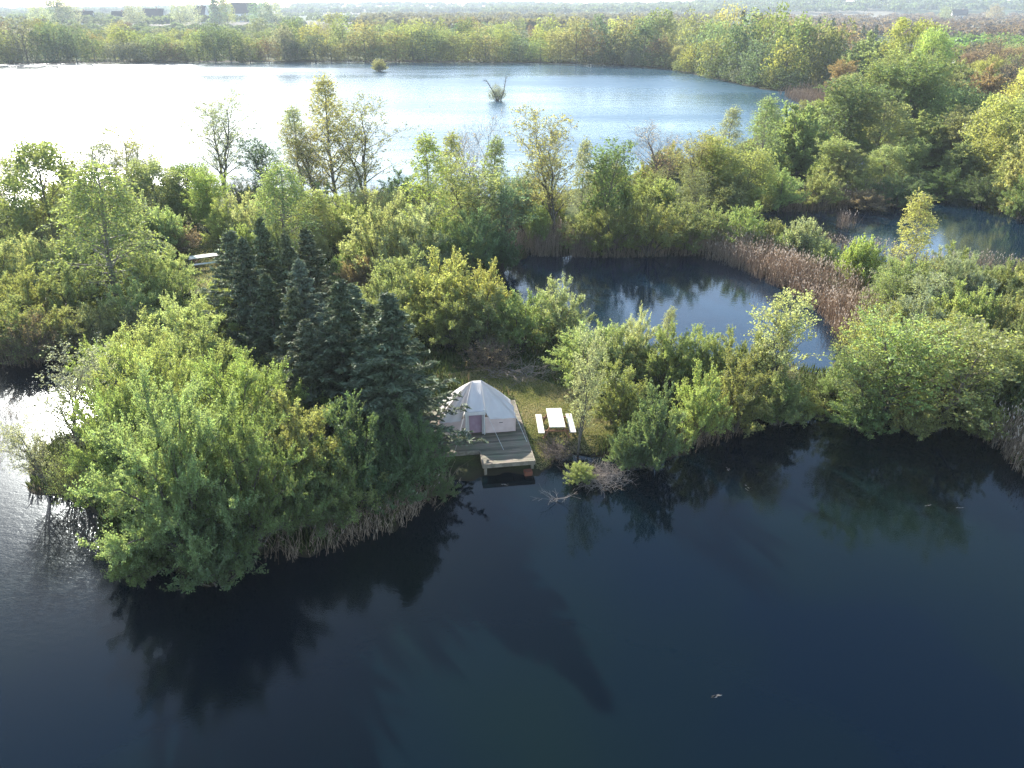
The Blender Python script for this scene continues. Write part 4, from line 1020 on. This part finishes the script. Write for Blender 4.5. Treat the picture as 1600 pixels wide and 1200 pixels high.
# valance over the door and along the front
bm = bmesh.new()
pts = [(door_l-.12, -.17, 1.25), (door_l+.2, -.19, 1.27), (door_r-.2, -.19, 1.27), (door_r+.12, -.17, 1.25)]
top = [bm.verts.new(p) for p in pts]; bot = [bm.verts.new((p[0], p[1]-.01, p[2]-.17)) for p in pts]
for i in range(3): bm.faces.new([top[i], top[i+1], bot[i+1], bot[i]])
obj('valance', bm, M_CANVAS, tent)
bm = bmesh.new(); box_bm(bm, 1.0, 1.17, -.012, -.004, .50, .53); obj('tag', bm, simple_mat('tag_dark', (.06, .05, .05)), tent)
for a, b_ in [((door_r+.12, -.17, 1.24), (door_r+.75, -1.7, .01)), ((hw, -.05, .8), (hw+.35, -1.1, .0)), ((hw+.05, 1.1, .72), (hw+.25, 1.2, -.1)), ((door_l-.12, -.17, 1.24), (door_l-.7, -1.4, .01)), ((hw, -.05, .8), (hw+.30, .2, 0)), ((hw, 1.9, .72), (hw+.3, 2.2, 0))]:
    bm = bmesh.new(); tube_bm(bm, [a, b_], .007, 4); obj('guy_line', bm, M_ROPE, tent)
# seams running down from the apex
bm = bmesh.new()
for i in (0, 3, 5, 7, 13, 17):
    e = Vector(eave[i]); A = Vector(apex[0] if e.x > 0 else apex[1])
    pts = []
    for t in range(11):
        p = A.lerp(e, t/10); p.z += .012+.077*math.sin(math.pi*t/10); pts.append(p)
    tube_bm(bm, pts, .012, 4)
obj('seam', bm, M_CANVAS, tent)

# --- picnic tables
def picnic(px, py, rz, label, length=1.9, sc=1):
    x, y = P(px, py, .75+.5); z = float(ground_z(np.array([x]), np.array([y]))[0])
    t = empty('picnic_table', (x, y, z), rz); t.scale = (sc,)*3; tag(t, label, 'picnic table')
    hl = length/2
    bm = bmesh.new()
    for i in range(5): box_bm(bm, -.375+i*.15+.004, -.375+(i+1)*.15-.004, -hl, hl, .725, .765, .004)
    obj('table_top', bm, M_TABLE, t)
    for s in (-1, 1):
        bm = bmesh.new()
        for i in range(2): box_bm(bm, s*.74-.145+i*.147, s*.74-.145+i*.147+.142, -hl*.98, hl*.98, .42, .46, .004)
        obj('bench', bm, M_TABLE, t)
    for e in (-1, 1):
        yy = e*(hl-.28)
        for s in (-1, 1):
            bm = bmesh.new(); bar_bm(bm, (s*.62, yy, 0), (s*.26, yy, .725), .09, .045); obj('leg', bm, M_TABLELEG, t)
        bm = bmesh.new(); box_bm(bm, -.86, .86, yy+.028, yy+.07, .33, .42); obj('cross_beam', bm, M_TABLELEG, t)
        bm = bmesh.new(); box_bm(bm, -.36, .36, yy+.028, yy+.07, .64, .723); obj('top_beam', bm, M_TABLELEG, t)
        bm = bmesh.new(); bar_bm(bm, (0, yy+.05, .36), (0, yy-e*.5, .70), .07, .04); obj('brace', bm, M_TABLELEG, t)
    return t
picnic(868, 652, R(3), 'pale picnic table with two benches on the lawn beside the tent')
picnic(319, 402, R(-62), 'second pale picnic table half hidden by bushes on the far grass path', 1.9, 1.15)

# --- little grey roofed shelter behind the right pond
x, y = P(1318, 284, .4); g = empty('canvas_shelter', (x, y, .4), R(20)); tag(g, 'grey pitched canvas shelter half hidden in trees behind the right pond', 'shelter')
g.location.z = .4
hR = height_for(y, 249)-.4
bm = bmesh.new()
a = 2.0; dpt = 1.5
v = [bm.verts.new(q) for q in [(-a, -dpt, hR*.62), (a, -dpt, hR*.62), (a, 0, hR), (-a, 0, hR), (-a, dpt, hR*.62), (a, dpt, hR*.62)]]
bm.faces.new([v[0], v[1], v[2], v[3]]); bm.faces.new([v[3], v[2], v[5], v[4]])
bmesh.ops.solidify(bm, geom=bm.faces[:], thickness=.05)
obj('roof', bm, simple_mat('grey_canvas', (.36, .36, .38), .8), g)
bm = bmesh.new(); box_bm(bm, -a+.15, a-.15, -dpt+.15, dpt-.15, 0, hR*.60); obj('wall', bm, simple_mat('grey_wall', (.25, .24, .22), .8), g)

# --- far houses
M_ROOF = simple_mat('slate_roof', (.03, .028, .032), .8, 1, 1.5, (.05, .045, .048)); M_WHITE = simple_mat('white_wall', (.66, .65, .60), .8); M_PANE = simple_mat('window_glass', (.03, .04, .05), .15)
M_BRICK = simple_mat('brick_wall', (.26, .12, .08), .85, 1, 2, (.32, .17, .12))
def house(px, by, wpx, hpx, rz, label, wall=M_WHITE, chim=True):
    x, y = P(px, by, 1); z = float(ground_z(np.array([x]), np.array([y]))[0])
    s = depth(x, y)/F; Wd, Ht = wpx*s*1.1, hpx*s*1.35; Dp = min(Wd*.5, 9)
    h = empty('farmhouse', (x, y, z-.3), rz); tag(h, label, 'house')
    wh = Ht*.48
    bm = bmesh.new(); box_bm(bm, -Wd/2, Wd/2, -Dp/2, Dp/2, 0, wh)
    for s_ in (-1, 1):
        q = [bm.verts.new((s_*Wd/2, -Dp/2, wh+.001)), bm.verts.new((s_*Wd/2, Dp/2, wh+.001)), bm.verts.new((s_*Wd/2, 0, Ht-.15))]; bm.faces.new(q)
    obj('wall', bm, wall, h)
    bm = bmesh.new(); e = .5
    for s_ in (-1, 1):
        k = (Ht-wh)/(Dp/2); q = [(-Wd/2-e, s_*(Dp/2+e), wh-e*k), (Wd/2+e, s_*(Dp/2+e), wh-e*k), (Wd/2+e, 0, Ht), (-Wd/2-e, 0, Ht)]
        bm.faces.new([bm.verts.new(c) for c in q])
    bmesh.ops.solidify(bm, geom=bm.faces[:], thickness=.25)
    rf = obj('roof', bm, M_ROOF, h)
    if chim:
        bm = bmesh.new(); box_bm(bm, Wd*.18-.5, Wd*.18+.5, -.5, .5, Ht-.8, Ht+1.4); obj('chimney', bm, M_BRICK, rf)
    for i in range(4):
        wx = -Wd/2+(i+.5)*Wd/4
        bm = bmesh.new(); box_bm(bm, wx-.7, wx+.7, -Dp/2-.06, -Dp/2-.01, wh*.35, wh*.8); obj('window', bm, M_PANE, h)
    return h
house(128, 38, 36, 15, R(6), 'long dark roofed farm building at the far left behind the lake')
house(190, 37, 22, 14, R(-8), 'small dark roofed farm building, second from the left')
house(243, 36, 28, 16, R(4), 'white walled farmhouse with dark roof left of the dark conifers')
house(316, 35, 20, 18, R(-20), 'narrow dark roofed house between the far tree clumps')
house(384, 33, 34, 20, R(14), 'largest white farmhouse with steep dark roof beyond the far shore')
hm_ = house(1497, 31, 20, 11, R(-10), 'lone farmhouse on the plain below the wooded hill at the right')
for px, by, ty, kd, col in [(272, 38, 14, 'farspruce', 'spruce'), (280, 38, 16, 'farspruce', 'spruce'), (286, 38, 18, 'farspruce', 'spruce'), (338, 40, -8, 'farspruce', 'spruce'), (346, 40, -6, 'fartall', 'bluegreen'), (356, 40, 0, 'fartall', 'olive'), (302, 40, 2, 'fartall', 'grey'),
                            (282, 40, 2, 'fartall', 'grey'), (212, 44, 10, 'farround', 'grey'), (410, 40, 2, 'farround', 'bluegreen'), (425, 40, 4, 'farround', 'grey'), (95, 42, 0, 'farround', 'bluegreen'), (110, 42, 4, 'farround', 'grey'), (65, 44, 10, 'farround', 'grey'),
                            (1552, 34, 10, 'farround', 'brown'), (1475, 34, 14, 'farround', 'olive'), (1588, 36, 26, 'farspruce', 'deep')]:
    x, y = P(px, by, 1); h = height_for(y, ty)
    plant(kd, x, y, h, h*(.22 if kd == 'farspruce' else .34 if kd == 'fartall' else .5), col, 'tree standing by the distant farm buildings', 'trees by the distant farms')
# pale road with guard rail at the upper right
def strip(name, pts, width, mat, z=.06):
    p = np.array(pts); n = len(p); T = norm(np.gradient(p, axis=0)); Nn = np.stack([-T[:, 1], T[:, 0]], 1)
    a = p+Nn*width/2; b_ = p-Nn*width/2; V = []
    for q in (a, b_): V.append(np.c_[q, ground_z(q[:, 0], q[:, 1])+z])
    V = np.concatenate(V); Fq = [[i, i+n, i+n+1, i+1] for i in range(n-1)]
    return link(name, mesh_np(name, V, Fq, mat))
q0, q1 = P(1400, 73), P(1760, 75)
tag(strip('road', [(q0[0]+(q1[0]-q0[0])*t, q0[1]+(q1[1]-q0[1])*t) for t in np.linspace(0, 1, 30)], 3.5, simple_mat('asphalt', (.16, .16, .17), .8)), kind='structure')

# ------------------------------------------------------------------ reeds, ground cover, grass
def poly_line(pts, k=1.0):
    p = np.array(pts); seg = np.linalg.norm(np.diff(p, axis=0), axis=1); return p, np.r_[0, np.cumsum(seg)]
def along(pts, n, rng):
    p, s = poly_line(pts); u = rng.random(n)*s[-1]
    return np.stack([np.interp(u, s, p[:, 0]), np.interp(u, s, p[:, 1])], 1)
def reed_bed(label, pix, width, hmin, hmax, dens, seed, tintm=.42, plume=.5, lean=.13, wst=.020):
    rng = np.random.default_rng(seed)
    pts = [P(*q) for q in pix]; L_ = poly_line(pts)[1][-1]; n = int(L_*width*dens)
    B = along(pts, n, rng)+(rng.random((n, 2))-.5)*width*np.array([1, 1])
    clump = np.sin(B[:, 0]*2.1+seed)+np.sin(B[:, 1]*2.7)+rng.normal(size=n)*.7
    B = B[clump > -1.1]; n = len(B)
    z = np.maximum(ground_z(B[:, 0], B[:, 1]), -.5)
    h = hmin+(hmax-hmin)*rng.random(n)**.8
    h *= .85+.15*np.sin(B[:, 0]*1.3+B[:, 1])
    d = rng.normal(size=(n, 2))*lean+np.array([.04, 0])
    p0 = np.c_[B, z]; p1 = np.c_[B+d*h[:, None]*.4, z+h*.55]; p2 = np.c_[B+d*h[:, None]*1.2, z+h]
    Pl = np.stack([p0, p1, p2], 1); Rl = np.tile(np.array([wst, wst*.8, wst*.35])[None]*.5, (n, 1))
    V1, F1 = tubes(Pl, Rl, 3); t1 = np.repeat(np.clip(tintm+.12*rng.normal(size=n), 0, .66), 6)
    # dry leaves
    m = n*2; j = rng.integers(0, n, m); tt = rng.random(m)[:, None]*.8+.1
    S = Pl[j, 0]*(1-tt)+Pl[j, 2]*tt; A = norm(np.c_[rng.normal(size=(m, 2))*.5, np.ones(m)])
    V2, F2 = diamonds(S, A, .34, .022, rng); t2 = np.clip(tintm+.05+.14*rng.normal(size=m), 0, .68)
    k = rng.random(n) < plume; S = p2[k]+np.array([0, 0, .02]); A = norm(np.c_[d[k]*2+rng.normal(size=(k.sum(), 2))*.2, np.ones(k.sum())])
    V3, F3 = diamonds(S, A, .20, .05, rng); t3 = np.clip(.84+.08*rng.normal(size=k.sum()), .74, 1)
    V, Fq = merge([(V1, F1), (V2, F2), (V3, F3)])
    return tag(link('reed_bed', mesh_np('reed_bed', V, Fq, M_REED, tint=np.r_[t1, t2, t3])), label, 'reeds', kind='stuff')
reed_bed('long sunlit bed of dry reeds curving round the middle pond', [(1112, 396), (1180, 418), (1240, 448), (1290, 474), (1330, 505), (1345, 540)], 3.0, 1.5, 2.4, 80, 1, .62, .45)
reed_bed('shaded dry reeds along the back shore of the middle pond', [(800, 396), (870, 396), (950, 398), (1040, 396), (1115, 394)], 2.2, 1.7, 2.6, 80, 2, .54, .15)
reed_bed('dry reeds leaning out under the willows of the foreground point', [(430, 868), (520, 848), (600, 822), (660, 784), (694, 760)], 1.2, .8, 1.7, 60, 3, .50, .08, .24, .015)
reed_bed('brown reeds standing in the inlet at the left', [(-60, 560), (0, 560), (80, 556), (150, 538)], 3.2, 1.4, 2.4, 40, 4, .30, .05)
reed_bed('reeds on the back shore of the right pond', [(1195, 326), (1260, 327), (1330, 322), (1390, 312)], 3, 1.5, 2.2, 26, 5, .36, .3, wst=.03)
reed_bed('small clump of reeds alone in the right pond', [(1312, 356), (1328, 356)], 1.2, 1.6, 2.2, 90, 6, .55, .5, wst=.03)
reed_bed('reeds behind the small shrubs at the right pond', [(1290, 394), (1330, 402), (1375, 408)], 1.6, 1.6, 2.1, 50, 7, .45, .5)
reed_bed('dry reeds on the shore at the right frame edge', [(1545, 680), (1580, 705), (1620, 750)], 1.5, 1.2, 2.0, 80, 8, .5, .5, .14, .016)
reed_bed('pinkish reeds at the right end of the lake', [(1262, 150), (1285, 158), (1300, 168)], 12, 2.0, 3.2, 7, 9, .55, .5, wst=.09)
reed_bed('thin dark reeds in the water right of the lawn', [(1075, 700), (1110, 684), (1150, 670)], 1.2, .9, 1.5, 70, 10, .30, .1, .12, .014)
reed_bed('sparse reed stems in the glaring water at the left', [(-20, 640), (40, 650), (30, 700), (0, 730)], 2.6, .6, 1.3, 12, 11, .25, .0, .25, .016)
reed_bed('sparse reeds on the far side of the strip at the right pond', [(1380, 412), (1450, 416), (1540, 424), (1620, 436)], 1.5, 1.2, 1.8, 40, 12, .5, .6)

def blades(label, name, cat, B, hmin, hmax, wd, mat, seed, tm=.5, ts=.18, lean=.45):
    rng = np.random.default_rng(seed); n = len(B)
    z = ground_z(B[:, 0], B[:, 1]); h = hmin+(hmax-hmin)*rng.random(n)**1.5
    a = rng.random(n)*6.28; side = np.stack([np.cos(a), np.sin(a), 0*a], 1)*wd*.5
    p0 = np.c_[B, z-.02]; tip = p0+np.c_[rng.normal(size=(n, 2))*lean*h[:, None]*.6, h]
    mid = p0*.5+tip*.5+np.c_[np.zeros((n, 2)), h*.08]
    V = np.stack([p0-side*.6, p0+side*.6, mid+side, tip, mid-side], 1)
    V = np.stack([p0, mid+side, tip, mid-side], 1).reshape(-1, 3)
    tint = np.clip(tm+ts*rng.normal(size=n), 0, 1)
    return tag(link(name, mesh_np(name, V, np.arange(4*n).reshape(n, 4), mat, tint=tint)), label, cat, kind='stuff')
rng = np.random.default_rng(77)
# land cover wherever there is land in view
def land_points(n, pxr, pyr, smin=.05, seed=0, z=.3):
    g_ = np.random.default_rng(seed)
    q = np.stack([g_.uniform(*pxr, n), g_.uniform(*pyr, n)], 1)
    X = []; 
    for a, b_ in q: X.append(P(a, b_, z))
    X = np.array(X); s = shore(X[:, 0], X[:, 1]); return X[s > smin]
cl = np.array([br[0]-2.4, br[1]-3.1])
def off_deck(B, m=.1):
    d = B-np.array([br[0], br[1]]); u = d[:, 0]*math.cos(ang)+d[:, 1]*math.sin(ang); v = -(-d[:, 0]*math.sin(ang)+d[:, 1]*math.cos(ang))
    return ~((u > -W_ALL-m) & (u < m) & (v > -m) & (v < DL+m))
LAWN = [P(*q, .4) for q in [(700, 590), (760, 572), (830, 590), (900, 612), (960, 640), (960, 690), (905, 706), (850, 724), (838, 724), (805, 622), (740, 600)]]
PATH = [P(*q, .4) for q in [(300, 395), (330, 372), (345, 380), (350, 430), (330, 470), (300, 440), (280, 410)]]
B = land_points(120000, (-80, 1680), (345, 960), .1, 3)
inl = (sd_poly(B[:, 0], B[:, 1], LAWN) < 0) | (sd_poly(B[:, 0], B[:, 1], PATH) < 0)
Bu = B[(~inl) & off_deck(B, .3)][:60000]
blades('tangled green and brown undergrowth covering the banks', 'undergrowth', 'undergrowth', Bu, .15, .75, .07, M_COVER, 5, .5, .25)
g_ = np.random.default_rng(5)
def fill(poly, n):
    p = np.array(poly); q = np.stack([g_.uniform(p[:, 0].min(), p[:, 0].max(), n), g_.uniform(p[:, 1].min(), p[:, 1].max(), n)], 1)
    return q[(sd_poly(q[:, 0], q[:, 1], poly) < 0)]
Bl = fill(LAWN, 130000); Bl = Bl[off_deck(Bl, .02) & (shore(Bl[:, 0], Bl[:, 1]) > .1)]
tm_ = .60+.22*np.sin(Bl[:, 0]*1.7)*np.sin(Bl[:, 1]*1.3)
blades('short sunlit grass of the lawn beside the tent', 'lawn_grass', 'grass', Bl, .03, .09, .03, M_GRASS, 6, tm_, .18, .8)
Bp = fill(PATH, 16000)
blades('yellowish grass of the small clearing with the far table', 'clearing_grass', 'grass', Bp, .05, .2, .04, M_GRASS, 8, .6, .18)

# --- brush pile, dead wood and shoots in the shallows
def twig_heap(name, label, cat, px_, py_, rx_, ry_, hh, n, seed, mat, ln=(.6, 1.8), rr=.012, z0=.1, flat=.25):
    g = np.random.default_rng(seed); cx, cy_ = P(px_, py_, z0)
    a = g.random(n)*6.28; q = np.sqrt(g.random(n))
    S = np.stack([np.cos(a)*q*rx_, np.sin(a)*q*ry_, z0+g.random(n)*hh*(1-q**2)], 1)
    b_ = g.random(n)*6.28; D = np.stack([np.cos(b_), np.sin(b_), g.normal(size=n)*flat+.12], 1); L_ = g.uniform(*ln, n)[:, None]
    bend = g.normal(size=(n, 3))*.12
    Pl = np.stack([S, S+D*L_*.5+bend, S+D*L_], 1); Rl = np.tile(np.array([1, .7, .25])[None]*rr, (n, 1))*g.uniform(.5, 1.5, (n, 1))
    c2, r2 = children_of(g, Pl, Rl, 5, .2, 1, .6, .35, 3)
    V, Fq = merge([tubes(Pl, Rl, 4), tubes(c2, np.maximum(r2*.7, .004), 3)])
    o = link(name, mesh_np(name, V, Fq, mat), loc=(cx, cy_, 0)); return tag(o, label, cat)
M_DEAD = simple_mat('dead_wood', (.20, .16, .13), .9, 1, 4, (.36, .30, .25))
twig_heap('brush_pile', 'heap of grey brown cut branches at the back of the lawn', 'brush pile', 812, 588, 2.0, .7, .7, 90, 1, M_DEAD, z0=.5)
twig_heap('brush_pile', 'heap of bleached cut twigs lying in the shallows by the lawn', 'brush pile', 940, 748, .95, .65, .35, 190, 2, M_DEAD, (.3, .9), .008, .0, .12)
twig_heap('brush_pile', 'reddish dry stalks heaped on the shore between deck and lawn', 'brush pile', 868, 706, .6, .45, .35, 130, 3, M_TWIG, (.2, .7), .008, .35, .4)
twig_heap('dead_branch', 'bleached dead branch sticking out of the dark water below the lawn', 'branch', 868, 782, .12, .12, .25, 10, 4, M_DEAD, (.3, .9), .012, .0, .7)
def shoots(bx, by, h, rad, col, label):
    x, y = P(bx, by, 0); plant('sallow', x, y, h, rad, col, label, z=-.05)
shoots(905, 752, 1.0, .8, 'lime', 'small leafy willow shoots standing in the shallows beside bleached twigs')
shoots(875, 700, .45, .4, 'lime', 'tiny bright bush on the shore in front of the picnic table')
# floating leaves and straws
g = np.random.default_rng(12)
for px_, py_, ln, rz, lab in [(1118, 1088, .28, .3, 'floating leaf cluster on the dark water at the lower right'), (1173, 766, .55, 2.2, 'longer pale straw floating below the olive willows'), (1137, 735, .3, 2.0, 'short pale straw floating near the shore reeds'),
                              (1450, 790, .3, .2, 'floating leaves far right, larger of two'), (1500, 794, .22, 0., 'floating leaves far right, smaller of two'), (790, 757, .25, -.4, 'dry leaf floating just off the deck')]:
    x, y = P(px_, py_); m = 7
    S = np.stack([g.normal(size=m)*ln*.35*math.cos(rz), g.normal(size=m)*ln*.35*math.sin(rz)+g.normal(size=m)*.015, np.full(m, .012)+g.random(m)*.01], 1)
    V, Fq = diamonds(S, np.tile([[math.cos(rz), math.sin(rz), 0.02]], (m, 1)), .13, .035, g)
    o = link('floating_debris', mesh_np('floating_debris', V, Fq, M_DEAD), loc=(x, y, 0)); tag(o, lab, 'debris', 'bits of debris floating on the near pond')

# ------------------------------------------------------------------ haze
bm = bmesh.new(); box_bm(bm, -6100, 6100, -6100, 6100, -4.5, 75)
m = bpy.data.materials.new('haze'); m.use_nodes = True; N = m.node_tree.nodes; N.remove(N['Principled BSDF'])
vp = N.new('ShaderNodeVolumePrincipled'); vp.inputs['Color'].default_value = (.82, .91, 1, 1); vp.inputs['Density'].default_value = .00020; vp.inputs['Anisotropy'].default_value = .12
m.node_tree.links.new(vp.outputs[0], N['Material Output'].inputs['Volume'])
tag(obj('haze', bm, m), kind='stuff')
print('planted', N_PLANTED)
